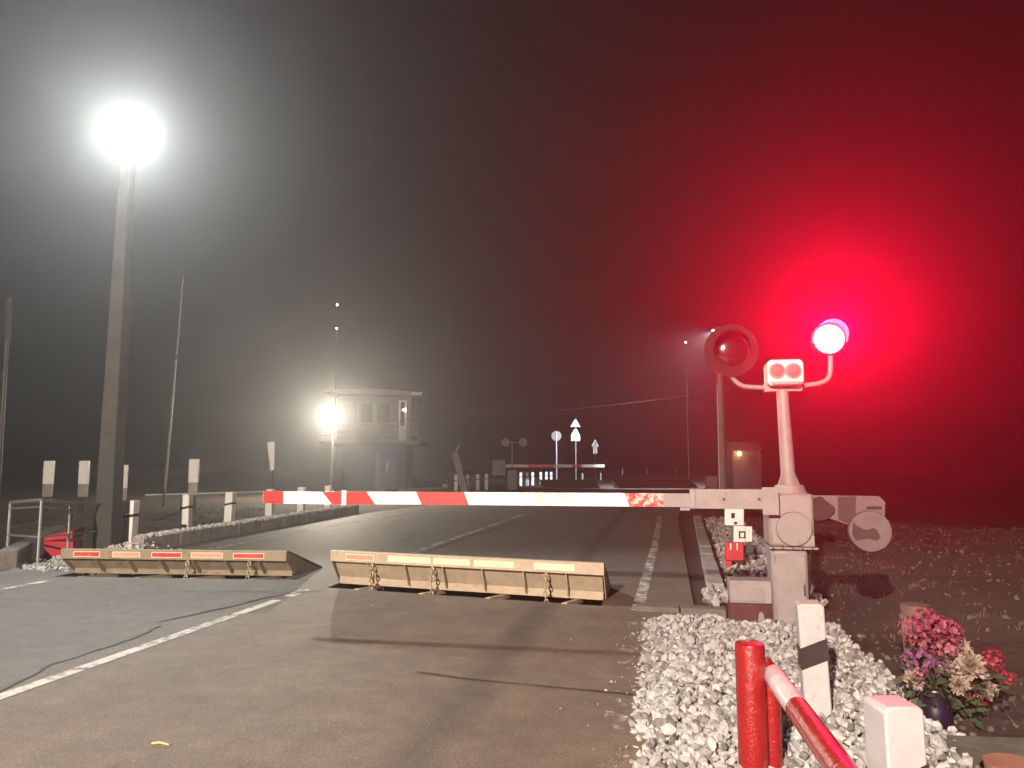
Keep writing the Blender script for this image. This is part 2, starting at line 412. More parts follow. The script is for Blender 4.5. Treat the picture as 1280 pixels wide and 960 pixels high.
# kerbs
def kerb(name, a, bb, w, h, m, label, n=8):
    mb = MB(); a = Vector(a); bb = Vector(bb); t = (bb - a) / n; L_ = t.length; ang = math.atan2(t.y, t.x)
    rr = random.Random(len(label))
    for i in range(n):
        T = Matrix.Translation((*(a + t * i), rr.uniform(-.012, .0))) @ Matrix.Rotation(ang + rr.uniform(-.006, .006), 4, 'Z')
        mb.box(0, L_ - .015, -w / 2, w / 2, -.15, h + rr.uniform(-.01, .01), 0, T)
    return tag(mb.build(name, m, bevel=.012), kind='structure', label=label)
k0, k1 = G(172, 690), G(445, 641)
kerb('kerb', k0.xy, k1.xy, .22, .24, M['kerbc'], 'low dirty kerb along the left shoulder, topped with white stones', 10)
kerb('kerb', (.62, 9.75), (1.0, 23), .2, .10, M['kerbc'], 'pale kerb right of the road behind the barrier', 12)
kc = G(8, 712); kd = G(75, 672)
kerb('kerb', kc.xy, kd.xy, .25, .28, M['kerbdark'], 'short sloping culvert kerb by the grey railing', 3)
lx0, lx1 = G(795, 762), G(912, 772)
kerb('kerb', (lx0.x, lx0.y + .02), (lx1.x, lx0.y - .05), .2, .05, M['kerbdark'], 'dusty concrete sill running from the road to the barrier', 2)

# ------------------------------------------------------------------ stones
phi = (1 + 5 ** .5) / 2
ICO = np.array([(-1, phi, 0), (1, phi, 0), (-1, -phi, 0), (1, -phi, 0), (0, -1, phi), (0, 1, phi), (0, -1, -phi), (0, 1, -phi), (phi, 0, -1), (phi, 0, 1), (-phi, 0, -1), (-phi, 0, 1)]) / 1.9
ICF = np.array([(0, 11, 5), (0, 5, 1), (0, 1, 7), (0, 7, 10), (0, 10, 11), (1, 5, 9), (5, 11, 4), (11, 10, 2), (10, 7, 6), (7, 1, 8), (3, 9, 4), (3, 4, 2), (3, 2, 6), (3, 6, 8), (3, 8, 9), (4, 9, 5), (2, 4, 11), (6, 2, 10), (8, 6, 7), (9, 8, 1)])
def stones(name, pts, size, m, seed, bed=None):
    rg = np.random.default_rng(seed); n = len(pts); P = np.array(pts)
    q = rg.normal(size=(n, 4)); q /= np.linalg.norm(q, axis=1)[:, None]; w, x, y, z = q.T
    RM = np.stack([np.stack([1 - 2 * (y * y + z * z), 2 * (x * y - z * w), 2 * (x * z + y * w)], -1), np.stack([2 * (x * y + z * w), 1 - 2 * (x * x + z * z), 2 * (y * z - x * w)], -1), np.stack([2 * (x * z - y * w), 2 * (y * z + x * w), 1 - 2 * (x * x + y * y)], -1)], 1)
    s = rg.uniform(size[0], size[1], (n, 1)) * rg.choice([.55, .8, 1, 1.0, 1.35], (n, 1)) / 2
    V = ICO[None] * rg.uniform(.62, 1.28, (n, 12, 1)) * (s * rg.uniform(.6, 1.25, (n, 3)))[:, None, :]
    V = np.einsum('nij,nkj->nki', RM, V) + P[:, None, :]
    verts = V.reshape(-1, 3); faces = (ICF[None] + (np.arange(n) * 12)[:, None, None]).reshape(-1, 3)
    me = bpy.data.meshes.new(name); fl = faces.tolist(); vl = verts.tolist()
    tint = np.repeat(rg.uniform(0, 1, n) ** .8, 12)
    if bed:
        o = len(vl); vl += bed[0]; fl += [tuple(i + o for i in f) for f in bed[1]]; tint = np.concatenate([tint, np.full(len(bed[0]), .05)])
    me.from_pydata(vl, [], fl)
    at = me.attributes.new('tint', 'FLOAT', 'POINT'); at.data.foreach_set('value', tint.astype(np.float32))
    me.materials.append(m); me.update()
    o = bpy.data.objects.new(name, me); col.objects.link(o); return o
def mound(x, y):
    e = min(sm(-.22, .15, x), 1 - sm(1.2, 1.62, x), 1 - sm(7.3, 7.95, y))
    return -.03 + .12 * e + .03 * noise.noise((x * 1.3, y * 1.3, 8))
pts = []; rr = random.Random(3)
step = .038
y = 1.9
while y < 7.95:
    x = -.2
    while x < 1.62:
        px_, py_ = x + rr.uniform(-.02, .02), y + rr.uniform(-.02, .02)
        edge = min(px_ + .2 + .06 * noise.noise((0, py_ * 3, 3)), 1.58 + .12 * noise.noise((0, py_ * 2, 5)) - px_)
        if edge > 0 or (edge > -.1 and rr.random() < .15):
            pts.append((px_, py_, mound(px_, py_) + rr.uniform(-.005, .022)))
            if rr.random() < .28: pts.append((px_ + .02, py_, mound(px_, py_) + rr.uniform(.02, .045)))
        x += step
    y += step
bv = []; bf = []
gx = [-.22 + .1 * i for i in range(20)]; gy = [1.8 + .15 * i for i in range(42)]
for a in gx:
    for c in gy: bv.append((a, c, mound(a, c) - .02))
bf = [(i * 42 + j, (i + 1) * 42 + j, (i + 1) * 42 + j + 1, i * 42 + j + 1) for i in range(19) for j in range(41)]
tag(stones('gravel', pts, (.036, .066), M['gravel'], 1, (bv, bf)), 'white crushed stone heaped around the barrier foot and red pipe rail', 'gravel', kind='stuff')
pts = []
for i in range(2600):
    yy = 8.95 + 14 * rr.random() ** 1.7; xx = rr.uniform(.80 + (yy - 9.7) * .03, 1.75 + (yy - 9) * .03)
    if yy < 9.7: xx = rr.uniform(.45, 1.7)
    pts.append((xx, yy, .01 + rr.uniform(-.01, .06)))
tag(stones('gravel', pts, (.05, .085), M['gravel'], 2), 'strip of white stone between the right kerb and the barrier behind it', 'gravel', kind='stuff')
pts = []
kt = (k1 - k0).normalized(); kn = Vector((-kt.y, kt.x, 0))
for i in range(2300):
    p = k0 + (k1 - k0) * rr.random() + kn * rr.uniform(-.1, .16); pts.append((p.x, p.y, .24 + rr.uniform(-.01, .035)))
for i in range(700):
    p = k0 + kn * rr.gauss(.25, .3) + kt * rr.gauss(-.45, .4); pts.append((p.x, p.y, .02 + .16 * rr.random() * sm(.9, .1, (p - k0).length)))
tag(stones('gravel', pts, (.035, .065), gravel_mat('brightened_stone', (.4, .39, .38), (.62, .61, .6), (.8, .79, .78)), 4), 'white stones scattered along the top of the left kerb', 'gravel', kind='stuff')  # light missing on the kerb stones put into a whiter colour
pts = []
c0 = G(70, 712)
for i in range(1100):
    a, c = rr.gauss(0, .5), rr.gauss(0, .13)
    pts.append((c0.x + a * .99 - .0, c0.y + c - .05 * a + .15, -.02 + .2 * math.exp(-(a / .35) ** 2) * math.exp(-(c / .16) ** 2) * rr.random() + rr.uniform(0, .03)))
tag(stones('gravel', pts, (.04, .07), M['gravel'], 5), 'small heap of white stone at the left end of the far plate', 'gravel', kind='stuff')
pts = []
for i in range(2300):
    xx = 1.65 + 11 * rr.random() ** 1.6; yy = rr.uniform(3, 22); pts.append((xx, yy, gz(xx, yy) + .008))
for i in range(900):
    xx = -10.4 - 5 * rr.random(); yy = rr.uniform(10, 24); pts.append((xx, yy, gz(xx, yy) + .01))
tag(stones('dirt_clods', pts, (.02, .06), M['dirtstone'], 6), 'clods and pebbles strewn over the dark earth', 'clods', kind='stuff')
pts = []
for i in range(90):
    yy = rr.uniform(3.2, 8); pts.append((-.18 - abs(rr.gauss(0, .16)), yy, .008))
for i in range(40):
    pts.append((rr.uniform(-7.5, -.2), rr.uniform(3, 9), .004))
tag(stones('road_grit', pts, (.006, .02), M['gravel'], 11), 'loose chips of stone spilled on the asphalt along the gravel', 'grit', kind='stuff')
# dry grass
mb = MB()
for i in range(1500):
    xx = 2.0 + 9 * rr.random() ** 1.3; yy = rr.uniform(4, 20)
    if noise.noise((xx * .6, yy * .6, 3)) < -.02: continue
    for k in range(4):
        bx, by = xx + rr.uniform(-.06, .06), yy + rr.uniform(-.06, .06); z0 = gz(bx, by) - .01; h = rr.uniform(.03, .11); a = rr.uniform(0, 6.28); w = .004
        dx, dy = rr.uniform(-.07, .07), rr.uniform(-.07, .07)
        mb.add([(bx - w * math.cos(a), by - w * math.sin(a), z0), (bx + w * math.cos(a), by + w * math.sin(a), z0), (bx + dx, by + dy, z0 + h)], [(0, 1, 2)])
tag(mb.build('dry_grass', M['dry'], smooth=False), 'sparse dead grass on the dark earth right of the barrier', 'grass', kind='stuff')

# ------------------------------------------------------------------ raised plates
def make_plate(f, seq, label, n_arm=4, n_gus=6, chains=(.22, .5, .8), paint='flap'):
    w, h = f['w'], f['h']; rt = empty('barrier_plate', (f['c'][0], f['c'][1], 0), f['rz'], label, 'road barrier', 'raised steel plates across the road')
    x0, x1 = -w / 2, w / 2; lip = .135
    MB().box(x0, x1, 0, .07, h - lip, h).build('front_lip', M[paint], rt, bevel=.006)
    L_ = 1.15                                    # deck runs back and down to its hinge
    MB().prismx([(.072, h - .004), (L_, .012), (L_, -.02), (.072, h - .03)], x0, x1).build('deck', M['flaptop'], rt)
    zb = .015; yb = .30
    MB().prismx([(.073, h - .05), (.073, h - lip + .01), (yb, zb), (yb + .04, zb)], x0 + .03, x1 - .03).build('underside_panel', M[paint], rt)
    mb = MB().prismx([(.015, h - lip - .002), (.074, h - lip - .002), (yb, zb), (yb - .02, zb), ], x0, x0 + .012)
    mb.prismx([(.074, h - lip - .002), (.09, h - .035), (L_ - .02, -.03), (yb, zb)], x0, x0 + .012); mb.build('side_plate', M[paint], rt)
    mb = MB().prismx([(.015, h - lip - .002), (.074, h - lip - .002), (yb, zb), (yb - .02, zb)], x1 - .012, x1)
    mb.prismx([(.074, h - lip - .002), (.09, h - .035), (L_ - .02, -.03), (yb, zb)], x1 - .012, x1); mb.build('side_plate', M[paint], rt)
    for i in range(n_gus):
        x = x0 + w * (.03 + .94 * (i + .85) / (n_gus + .5))
        MB().prismx([(.008, h - lip - .003), (.073, h - lip - .003), (yb - .02, zb + .02), (yb - .12, zb + .02)], x - .008, x + .008).build('gusset', M[paint], rt)
    MB().box(x0 + .03, x1 - .03, yb - .055, yb - .012, zb - .02, zb + .1).build('bottom_rail', M[paint], rt, bevel=.006)
    for i, s in enumerate(seq):
        a = x0 + w * s[0]; bb = x0 + w * s[1]; z0, z1 = h - lip + .03, h - .03
        rp = MB().box(a, bb, -.0045, -.0015, z0, z1).build('reflector', M['refl_white'], rt)
        MB().box(a + .012, bb - .012, -.0065, -.0048, z0 + .010, z1 - .010).build('reflector_face', M[s[2]], rp)
    for c in chains:
        x = x0 + w * c; z = h - lip - .01; i = 0; mb = MB()
        while z > -.02:
            mb.link((x + .006 * math.sin(i * 1.3), .0 - .004 * i + .0, z - .03), (i % 2) * R(90)); z -= .047; i += 1
        mb.build('chain', M['chain'], rt)
    # pit beneath
    a0, a1 = x0 + .02, x1 - .02; dp = -.42; t = .012
    mb = MB().box(a0, a1, PIT0, PIT1, dp, dp + t)
    mb.box(a0, a1, PIT0 - .0, PIT0 + t, dp + t, -.002).box(a0, a1, PIT1 - t, PIT1, dp + t, -.002).box(a0, a0 + t, PIT0 + t, PIT1 - t, dp + t, -.002).box(a1 - t, a1, PIT0 + t, PIT1 - t, dp + t, -.002)
    mb.build('pit', M['pit'], rt)
    for i in range(n_arm):
        x = x0 + w * (.13 + .74 * i / (n_arm - 1)) + .05 * math.sin(i * 3)
        MB().hexa([(x - .03, PIT0 - .03, -.025), (x + .03, PIT0 - .03, -.025), (x + .16, yb + .1, -.07), (x + .10, yb + .1, -.07)], [(x - .03, PIT0 - .03, .012), (x + .03, PIT0 - .03, .012), (x + .16, yb + .1, -.02), (x + .10, yb + .1, -.02)]).build('lift_arm', M[paint], rt)
    k = math.tan(f['rz'])                         # the plate's sides run with the road, not square to its lip
    for o in [q for c in rt.children for q in (c, *c.children)]:
        for v_ in o.data.vertices: v_.co.x += v_.co.y * k
    return rt
plate = make_plate(FR, [(.065, .18, 'refl_fade'), (.235, .40, 'refl_white'), (.41, .545, 'refl_white'), (.56, .70, 'refl_white'), (.77, .905, 'refl_white')],
    'beige steel plate raised across the near lane, chains hanging under its cream reflector strips', chains=(.17, .405, .81))
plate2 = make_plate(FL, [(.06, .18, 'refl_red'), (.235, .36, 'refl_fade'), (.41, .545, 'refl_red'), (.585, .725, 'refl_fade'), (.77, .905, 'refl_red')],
    'darker steel plate raised across the left lane, with red reflector strips', chains=(.57, .84), paint='flapdim')
def far_plate(px0, px1, label):
    a, bb = AD(px0, 610, 46), AD(px1, 610, 46); c = (a + bb) / 2
    o = copy_tree(plate); o.location = (c.x, c.y + .8, .22); o.rotation_euler = (0, 0, math.atan2(bb.y - a.y, bb.x - a.x) + math.pi)
    o.scale = ((bb - a).length / FR['w'], 1, 1.1); o['label'] = label
    for ch in list(o.children):
        if ch.name.split('.')[0] in ('pit', 'lift_arm'): bpy.data.objects.remove(ch, do_unlink=True)
    return o
far_plate(672, 742, 'dark raised plate seen from behind under the far barrier arm')
far_plate(764, 862, 'dark raised plate seen from behind, right of the other far plate')

# ------------------------------------------------------------------ crossing barrier with its signal
BY = 7.5
def X(px, py, Y=BY): return AY(px, py, Y).x
def Z(px, py, Y=BY): return AY(px, py, Y).z
bx = X(985, 735); rt = empty('crossing_barrier', (bx, BY, 0), 0, 'grey barrier machine with lowered red and white arm and red signal on its mast', 'barrier')
def W(mb, name, m, parent=rt, bevel=0.0, **k): return mb.build(name, m, parent, world=True, bevel=bevel, **k)
zc0, zc1, zc2 = Z(985, 783), Z(985, 684), Z(985, 616)
cw = (X(1007, 735) - X(962, 735)) / 2
W(MB().box(bx - cw - .03, bx + cw + .03, BY - .22, BY + .22, -.04, .035), 'base_plate', M['dred'], bevel=.006)
W(MB().box(bx - cw - .10, bx + cw + .08, BY - .3, BY + .3, -.12, -.02), 'foundation', M['dred'])
cab = W(MB().box(bx - cw, bx + cw, BY - .17, BY + .17, .036, zc1), 'cabinet', M['grey'], bevel=.035)
W(MB().box(bx - cw + .03, bx + cw - .03, BY - .176, BY - .168, zc0 + .06, zc1 - .05), 'cabinet_door', M['grey'], cab, bevel=.003)
hx0, hx1 = X(957, 650), X(1013, 650)
hs = W(MB().box(hx0, hx1, BY - .2, BY + .2, zc1 + .022, zc2), 'drive_housing', M['grey'], bevel=.03)
W(MB().box(hx0 - .01, hx1 + .02, BY - .215, BY + .215, zc1 + .001, zc1 + .021), 'flange', M['grey'], hs, bevel=.004)
dc = AY(992, 661, BY - .2); W(MB().cyl((dc.x, BY - .201, dc.z), (dc.x, BY - .245, dc.z), .155, .15, 32), 'round_cover', M['grey'], hs, bevel=.008)
W(MB().prism([(hx0 + .12, zc1 + .03), (hx1 - .01, zc1 + .03), (hx1 - .01, zc1 + .12), (hx0 + .3, zc1 + .16)], BY - .212, BY - .2005), 'cover_wedge', M['grey'], hs)
for i in range(5):
    x = hx0 + .03 + i * (hx1 - hx0 - .06) / 4
    W(MB().cyl((x, BY - .216, zc1 + .011), (x, BY - .228, zc1 + .011), .009, .008, 8), 'bolt', M['darksteel'], hs)
for i in range(8):
    a = i * R(45) + .2; W(MB().cyl((dc.x + .128 * math.cos(a), BY - .2455, dc.z + .128 * math.sin(a)), (dc.x + .128 * math.cos(a), BY - .252, dc.z + .128 * math.sin(a)), .008, .007, 8), 'bolt', M['midgrey'], hs)
W(MB().box(bx + cw - .05, bx + cw - .036, BY - .19, BY - .1765, zc0 + .3, zc0 + .40), 'door_handle', M['darksteel'], cab, bevel=.003)
for z in (zc0 + .14, zc1 - .12): W(MB().cyl((bx - cw + .026, BY - .178, z), (bx - cw + .026, BY - .178, z + .06), .009, .009, 8), 'hinge', M['midgrey'], cab)
W(MB().tube([(bx + cw + .012, BY - .05, .04), (bx + cw + .014, BY - .05, zc1 * .5), (bx + cw + .03, BY - .05, zc1 - .05), (bx + cw + .012, BY - .05, zc1 - .005)], .013, 8), 'cable', M['black'])
# collar and mast
ca = AY(987, 622, BY); cb = AY(985, 610, BY)
W(MB().cyl((ca.x, BY, zc2 - .01), (ca.x, BY, zc2 + .075), .16, .125, 20), 'collar', M['grey'], bevel=.006)
mt, mbm = AY(977.5, 487, BY), AY(986, 607, BY)
mast = W(MB().cyl((mbm.x, BY, zc2 + .07), (mt.x, BY, mt.z), .066, .053, 20), 'mast', M['grey'])
for a in range(4):
    T = Matrix.Translation((mbm.x, BY, zc2 + .076)) @ Matrix.Rotation(a * R(90) + R(30), 4, 'Z'); mb = MB()
    vs = [T @ Vector(q) for q in ((.055, -.006, 0), (.12, -.006, 0), (.058, -.006, .13), (.055, .006, 0), (.12, .006, 0), (.058, .006, .13))]
    mb.add(vs, [(0, 1, 2), (5, 4, 3), (0, 3, 4, 1), (1, 4, 5, 2), (2, 5, 3, 0)]); W(mb, 'mast_fin', M['grey'], mast)
# twin lamp head
h0, h1 = AY(957, 484, BY), AY(1001, 451, BY)
head = W(MB().prism([(h0.x + .03, h0.z), (h1.x - .03, h0.z), (h1.x, h0.z + .03), (h1.x, h1.z - .035), (h1.x - .03, h1.z), (h0.x + .03, h1.z), (h0.x, h1.z - .035), (h0.x, h0.z + .03)], BY - .14, BY + .1), 'twin_lamp_head', M['white'], bevel=.016)
for px in (971.5, 991.5):
    p = AY(px, 463.5, BY - .14); r = .062
    ring = MB(); ring.tube([(p.x, BY - .139, p.z), (p.x, BY - .165, p.z)], [r + .012, r + .008], 24); W(ring, 'lens_ring', M['grey'], head)
    W(MB().ball((p.x, BY - .158, p.z), (r, .02, r), 20, 8), 'lens', M['greylens'], head)
W(MB().prism([(h0.x + .02, h0.z + .035), (h1.x - .02, h0.z + .035), (h1.x - .05, h0.z + .005), (h0.x + .05, h0.z + .005)], BY - .165, BY - .1405), 'head_lip', M['grey'], head, bevel=.004)
W(MB().box(h0.x - .02, h1.x + .0, BY - .04, BY + .04, h0.z - .045, h0.z - .001), 'crossbar', M['grey'], bevel=.006)
def arm(pix, r=.022):
    pts = [AY(a, c, BY) for a, c in pix]
    q = []
    for i in range(len(pts) - 1):
        p0 = pts[max(i - 1, 0)]; p1 = pts[i]; p2 = pts[i + 1]; p3 = pts[min(i + 2, len(pts) - 1)]
        for t in (0, .25, .5, .75):
            q.append(.5 * ((2 * p1) + (p2 - p0) * t + (2 * p0 - 5 * p1 + 4 * p2 - p3) * t * t + (3 * p1 - p0 - 3 * p2 + p3) * t ** 3))
    q.append(pts[-1]); return W(MB().tube(q, r, 10), 'arm', M['grey'])
arm([(962, 484), (940, 484), (925, 481), (915, 470), (914, 452)])
arm([(995, 482), (1020, 480), (1034, 474), (1038, 462), (1038, 440)])
def clamp(px, py):
    p = AY(px, py, BY); W(MB().box(p.x - .02, p.x + .02, BY - .035, BY + .035, p.z - .05, p.z + .03), 'clamp', M['grey'], bevel=.005)
clamp(957, 484); clamp(996, 483)
def signal(px, py, rb, rl, lens_mat, board, label=None):
    p = AY(px, py, BY - .05); yy = BY - .05
    s = W(MB().tube([(p.x, yy + .16, p.z), (p.x, yy + .14, p.z), (p.x, yy + .01, p.z)], [rl * .5, rl * 1.0, rl * 1.08], 28), 'signal_lamp', M['blacksheen'])
    if label: s['label'] = label
    if board: W(MB().cyl((p.x, yy, p.z), (p.x, yy + .008, p.z), rb, rb, 48), 'backboard', M['blacksheen'], s)
    W(MB().ball((p.x, yy - .012, p.z), (rl, .03, rl), 28, 12), 'lens', lens_mat, s)
    # visor: a curved sheet over the upper two thirds of the lens
    n = 28; Lh = .2; vs = []; fs = []
    for i in range(n + 1):
        a = R(-15) + R(210) * i / n; ln = Lh * (.45 + .55 * max(0, math.sin(a)) ** .6) if math.sin(a) > 0 else Lh * .35
        for rr_, d in ((rl * 1.10, 0), (rl * 1.13, 0), (rl * 1.10, ln), (rl * 1.13, ln)):
            vs.append((p.x + rr_ * math.cos(a), yy - .004 - d, p.z + rr_ * math.sin(a)))
    for i in range(n):
        o = i * 4; q = o + 4
        fs += [(o, q, q + 2, o + 2), (o + 1, o + 3, q + 3, q + 1), (o + 2, q + 2, q + 3, o + 3), (o, o + 1, q + 1, q)]
    fs += [(0, 2, 3, 1), (n * 4, n * 4 + 1, n * 4 + 3, n * 4 + 2)]
    v = MB(); v.add(vs, fs); W(v, 'visor', M['grey'] if not board else M['blacksheen'], s)
    return p
signal(914, 438, .25, .15, M['redglass'], True, 'unlit signal lamp on a round black backboard')
redp = signal(1036, 424, .25, .135, M['red_lamp'], False, 'lit red signal lamp under a pale visor')
# drive box on the left of the cabinet
b0, b1 = AY(912, 756, BY - .1), AY(964, 726, BY - .1)
W(MB().box(b0.x, bx - cw - .001, BY - .13, BY + .13, b0.z + .02, b1.z), 'side_box', M['grey'], bevel=.01)
W(MB().box(b0.x + .02, b0.x + .30, BY - .138, BY - .1305, b0.z + .04, b0.z + .15), 'box_cover', M['grey'], bevel=.004)
W(MB().box(b0.x, bx - cw - .001, BY - .10, BY + .13, .0, b0.z + .018), 'box_foot', M['dred'], bevel=.006)
W(MB().prism([(b0.x + .22, .0), (b0.x + .34, .0), (b0.x + .28, .2), (b0.x + .25, .2)], BY - .16, BY - .132), 'foot_bracket', M['grey'])
# arm
def stripe_x(px_t, px_b): return px_t, px_b
bt = [Z(330, 614), Z(960, 614)]
cuts = [(330, 330), (354, 354), (403, 415), (458, 469), (520, 527), (580, 586), (647, 654), (713, 718), (780, 787), (829, 829), (875, 875)]
kinds = ['red', 'white', 'red', 'white', 'red', 'white', 'pinkfade', 'white', 'redfade', 'grey']
mats = ['red', 'white', 'pinkfade', 'redfade', 'grey']
zt, zb_ = Z(600, 614, BY), Z(600, 629.5, BY)
def xz(pt, pb): return (X(pt, 614), X(pb, 630))
mb = MB()
y0, y1 = BY - .28, BY - .235
def zz(x):  # slight sag of the jointed arm
    return -.008 * math.exp(-((x + 3.3) / .5) ** 2)
for (a, c), kd_ in zip(zip(cuts, cuts[1:]), kinds):
    (a1, a2), (c1, c2) = (AY(a[0], 614, y0).x, AY(a[1], 630, y0).x), (AY(c[0], 614, y0).x, AY(c[1], 630, y0).x)
    mb.hexa([(a2, y0, zb_ + zz(a2)), (c2, y0, zb_ + zz(c2)), (c2, y1, zb_ + zz(c2)), (a2, y1, zb_ + zz(a2))], [(a1, y0, zt + zz(a1)), (c1, y0, zt + zz(c1)), (c1, y1, zt + zz(c1)), (a1, y1, zt + zz(a1))], mats.index(kd_))
arm_o = W(mb, 'barrier_arm', [M[k] for k in mats], smooth=False); arm_o['label'] = 'red and white striped barrier arm with flaking paint'
xe = AY(330, 620, y0).x
W(MB().box(xe - .012, xe - .001, y0 - .004, y1 + .004, zb_ - .01, zt + .01), 'end_cap', M['grey'], arm_o)
W(MB().box(AY(427, 620, y0).x, AY(433, 620, y0).x, y0 - .004, y0 - .001, zb_ - .012, zt + .008), 'joint_plate', M['white'], arm_o)
# channel that carries the arm
c0x, c1x = AY(862, 620, y0).x, hx0 + .06
zc_t, zc_b = Z(910, 611.5, y0), Z(910, 636, y0)
ch = W(MB().box(c0x, c1x, y0 - .022, y0 - .008, zc_b, zc_t).box(c0x, c1x, y0 - .008, y1 + .06, zc_t - .012, zc_t).box(c0x, c1x, y0 - .008, y1 + .06, zc_b, zc_b + .012), 'arm_channel', M['grey'], bevel=.003)
W(MB().box(AY(850, 620, y0).x, c0x - .001, y0 - .012, y1 + .02, zb_ - .03, zb_ - .004), 'channel_tongue', M['grey'], ch)
W(MB().box(c0x + .04, c0x + .055, y0 - .034, y0 - .0225, zc_b + .0, zc_t - .0), 'channel_seam', M['midgrey'], ch)
for px in (905, 949): 
    p = AY(px, 624, y0 - .022); W(MB().cyl((p.x, y0 - .0225, p.z), (p.x, y0 - .036, p.z), .014, .012, 8), 'bolt', M['darksteel'], ch)
W(MB().box(c1x - .12, c1x + .02, y0 - .03, y0 - .0225, zc_b - .05, zc_t + .02), 'hub_plate', M['grey'], ch, bevel=.003)
# counterweight
yc = BY - .1
def P2(px, py): q = AY(px, py, yc); return (q.x, q.z)
cwt = W(MB().prism([P2(1013, 619), P2(1099, 620), P2(1107, 628), P2(1106, 652), P2(1066, 658), P2(1013, 640)], yc, yc + .03), 'counterweight_arm', M['weight'], bevel=.004)
W(MB().prism([P2(1047, 620.5), P2(1070, 620.5), P2(1069, 656), P2(1056, 653), P2(1048, 649)], yc - .006, yc - .001), 'dark_band', M['weightband'], cwt)
W(MB().prism([P2(1083, 633), P2(1102, 633), P2(1102, 636.5), P2(1083, 636.5)], yc - .006, yc - .001), 'slot', M['black'], cwt)
W(MB().prism([P2(1083, 640.5), P2(1102, 641.5), P2(1102, 645), P2(1083, 643.5)], yc - .006, yc - .001), 'slot', M['black'], cwt)
W(MB().prism([P2(1014, 623), P2(1026, 620.5), P2(1036, 629), P2(1043, 634), P2(1043, 641), P2(1034, 649), P2(1020, 652), P2(1013, 645)], yc - .03, yc - .0015), 'gear_cover', M['black'], cwt, bevel=.01)
dc = AY(1087.5, 664, yc - .05)
wd = W(MB().cyl((dc.x, yc - .002, dc.z), (dc.x, yc - .075, dc.z), .178, .178, 40), 'weight_disc', M['weight'], cwt, bevel=.008)
q = lambda px, py: (AY(px, py, yc - .076).x, AY(px, py, yc - .076).z)
W(MB().prism([q(1066, 652), q(1071, 657), q(1080, 662), q(1087, 662), q(1091, 660), q(1096, 662), q(1101, 672), q(1096, 676), q(1085, 673), q(1070, 676), q(1065, 668)], yc - .079, yc - .0755), 'disc_recess', M['weightband'], wd)

# ------------------------------------------------------------------ guard rail of painted pipe
pc = AD(941, 880, 3.55); gr = empty('pipe_guard_rail', (pc.x, pc.y, 0), 0, 'glossy red pipe guard rail with white painted rail end in the stone', 'guard rail')
M['redgloss'] = mat('glossy_lumpy_red_paint', (.25, .012, .012), .25, var=.15, bs=.9, bscale=48, coat=.5, wear=(.14, .02, .02), wlo=.6, whi=.7)
M['whitegloss'] = mat('lumpy_white_paint', (.52, .51, .53), .35, bs=.45, bscale=38, wear=(.3, .28, .27), wlo=.6, whi=.75)
tp = AD(937, 803, 3.6)
pts = [(tp.x, tp.y, -.1), (tp.x, tp.y, tp.z - .02), (tp.x, tp.y, tp.z - .004), (tp.x, tp.y, tp.z)]
W(MB().tube(pts, [.068, .068, .066, .060], 28), 'post', M['redgloss'], gr)
t2 = AD(967, 834, 3.62)
W(MB().tube([(t2.x - .02, t2.y, -.1), (t2.x - .02, t2.y, t2.z - .1), (t2.x - .035, t2.y, t2.z), (t2.x - .05, t2.y, t2.z + .012)], .047, 20), 'brace', M['redgloss'], gr)
ra, rb2 = AD(966, 843, 3.6), AD(1056, 968, 2.35)
mid_ = ra.lerp(rb2, .45)
rl_ = W(MB().tube([ra, ra.lerp(rb2, .004), mid_], [.040, .047, .047], 24), 'rail_end', M['whitegloss'], gr)
W(MB().tube([mid_, rb2 + (rb2 - ra) * .9], [.0475, .0475], 24), 'rail', M['redgloss'], gr)
e2 = rb2 + (rb2 - ra) * .6
W(MB().tube([(e2.x - .14, e2.y, -.1), (e2.x - .14, e2.y, e2.z + .1)], .068, 24), 'post', M['redgloss'], gr)
W(MB().tube([(e2.x - .14, e2.y, e2.z), tuple(e2)], .035, 14), 'bracket', M['redgloss'], gr)
W(MB().tube([(t2.x - .03, t2.y, ra.z - .0), (ra.x, ra.y - .12, ra.z)], .03, 14), 'bracket', M['redgloss'], gr)

# ------------------------------------------------------------------ bollards
def make_bollard(w, h, b0, b1, slant, paint, name='bollard'):
    rt = empty(name, (0, 0, 0), 0, '', 'bollard', 'white bollards with a black band')
    MB().prism([(-w / 2, -.08), (w / 2, -.08), (w / 2, h - .015), (w / 2 - .02, h), (-w / 2 + .02, h), (-w / 2, h - .015)], -w / 2, w / 2).build('body', paint, rt, bevel=.008)
    e = .0025; s = w / 2 + e
    mb = MB()
    mb.hexa([(-s, -s, b0 - slant), (s, -s, b0 + slant), (s, s, b0 + slant), (-s, s, b0 - slant)], [(-s, -s, b1 - slant), (s, -s, b1 + slant), (s, s, b1 + slant), (-s, s, b1 - slant)])
    mb.build('band', M['black'], rt)
    return rt
BG = 'white bollards with a black band'
near = make_bollard(.145, .72, .38, .50, .03, M['whitedim'])
p = AD(1020, 840, 4.42); near.location = (p.x, p.y, 0); near.rotation_euler = (R(1), R(-2), R(-3)); near['label'] = 'white bollard with slanted black band standing in stone right beside the barrier cabinet'
nb = copy_tree(near); p = AD(1122, 930, 2.72); nb.location = (p.x, p.y, -.05); nb.rotation_euler = (0, R(-1), R(16)); nb['label'] = 'white square-topped bollard nearest the flowers, at the bottom edge'
M['whitebright'] = mat('brightened_white_paint', (.82, .81, .79), .5, var=.05, wear=(.5, .48, .45), wlo=.6, whi=.75, wscale=10)  # lamp light on the left bollards put into a brighter white
bol = make_bollard(.19, .88, .57, .62, .02, M['whitebright'])
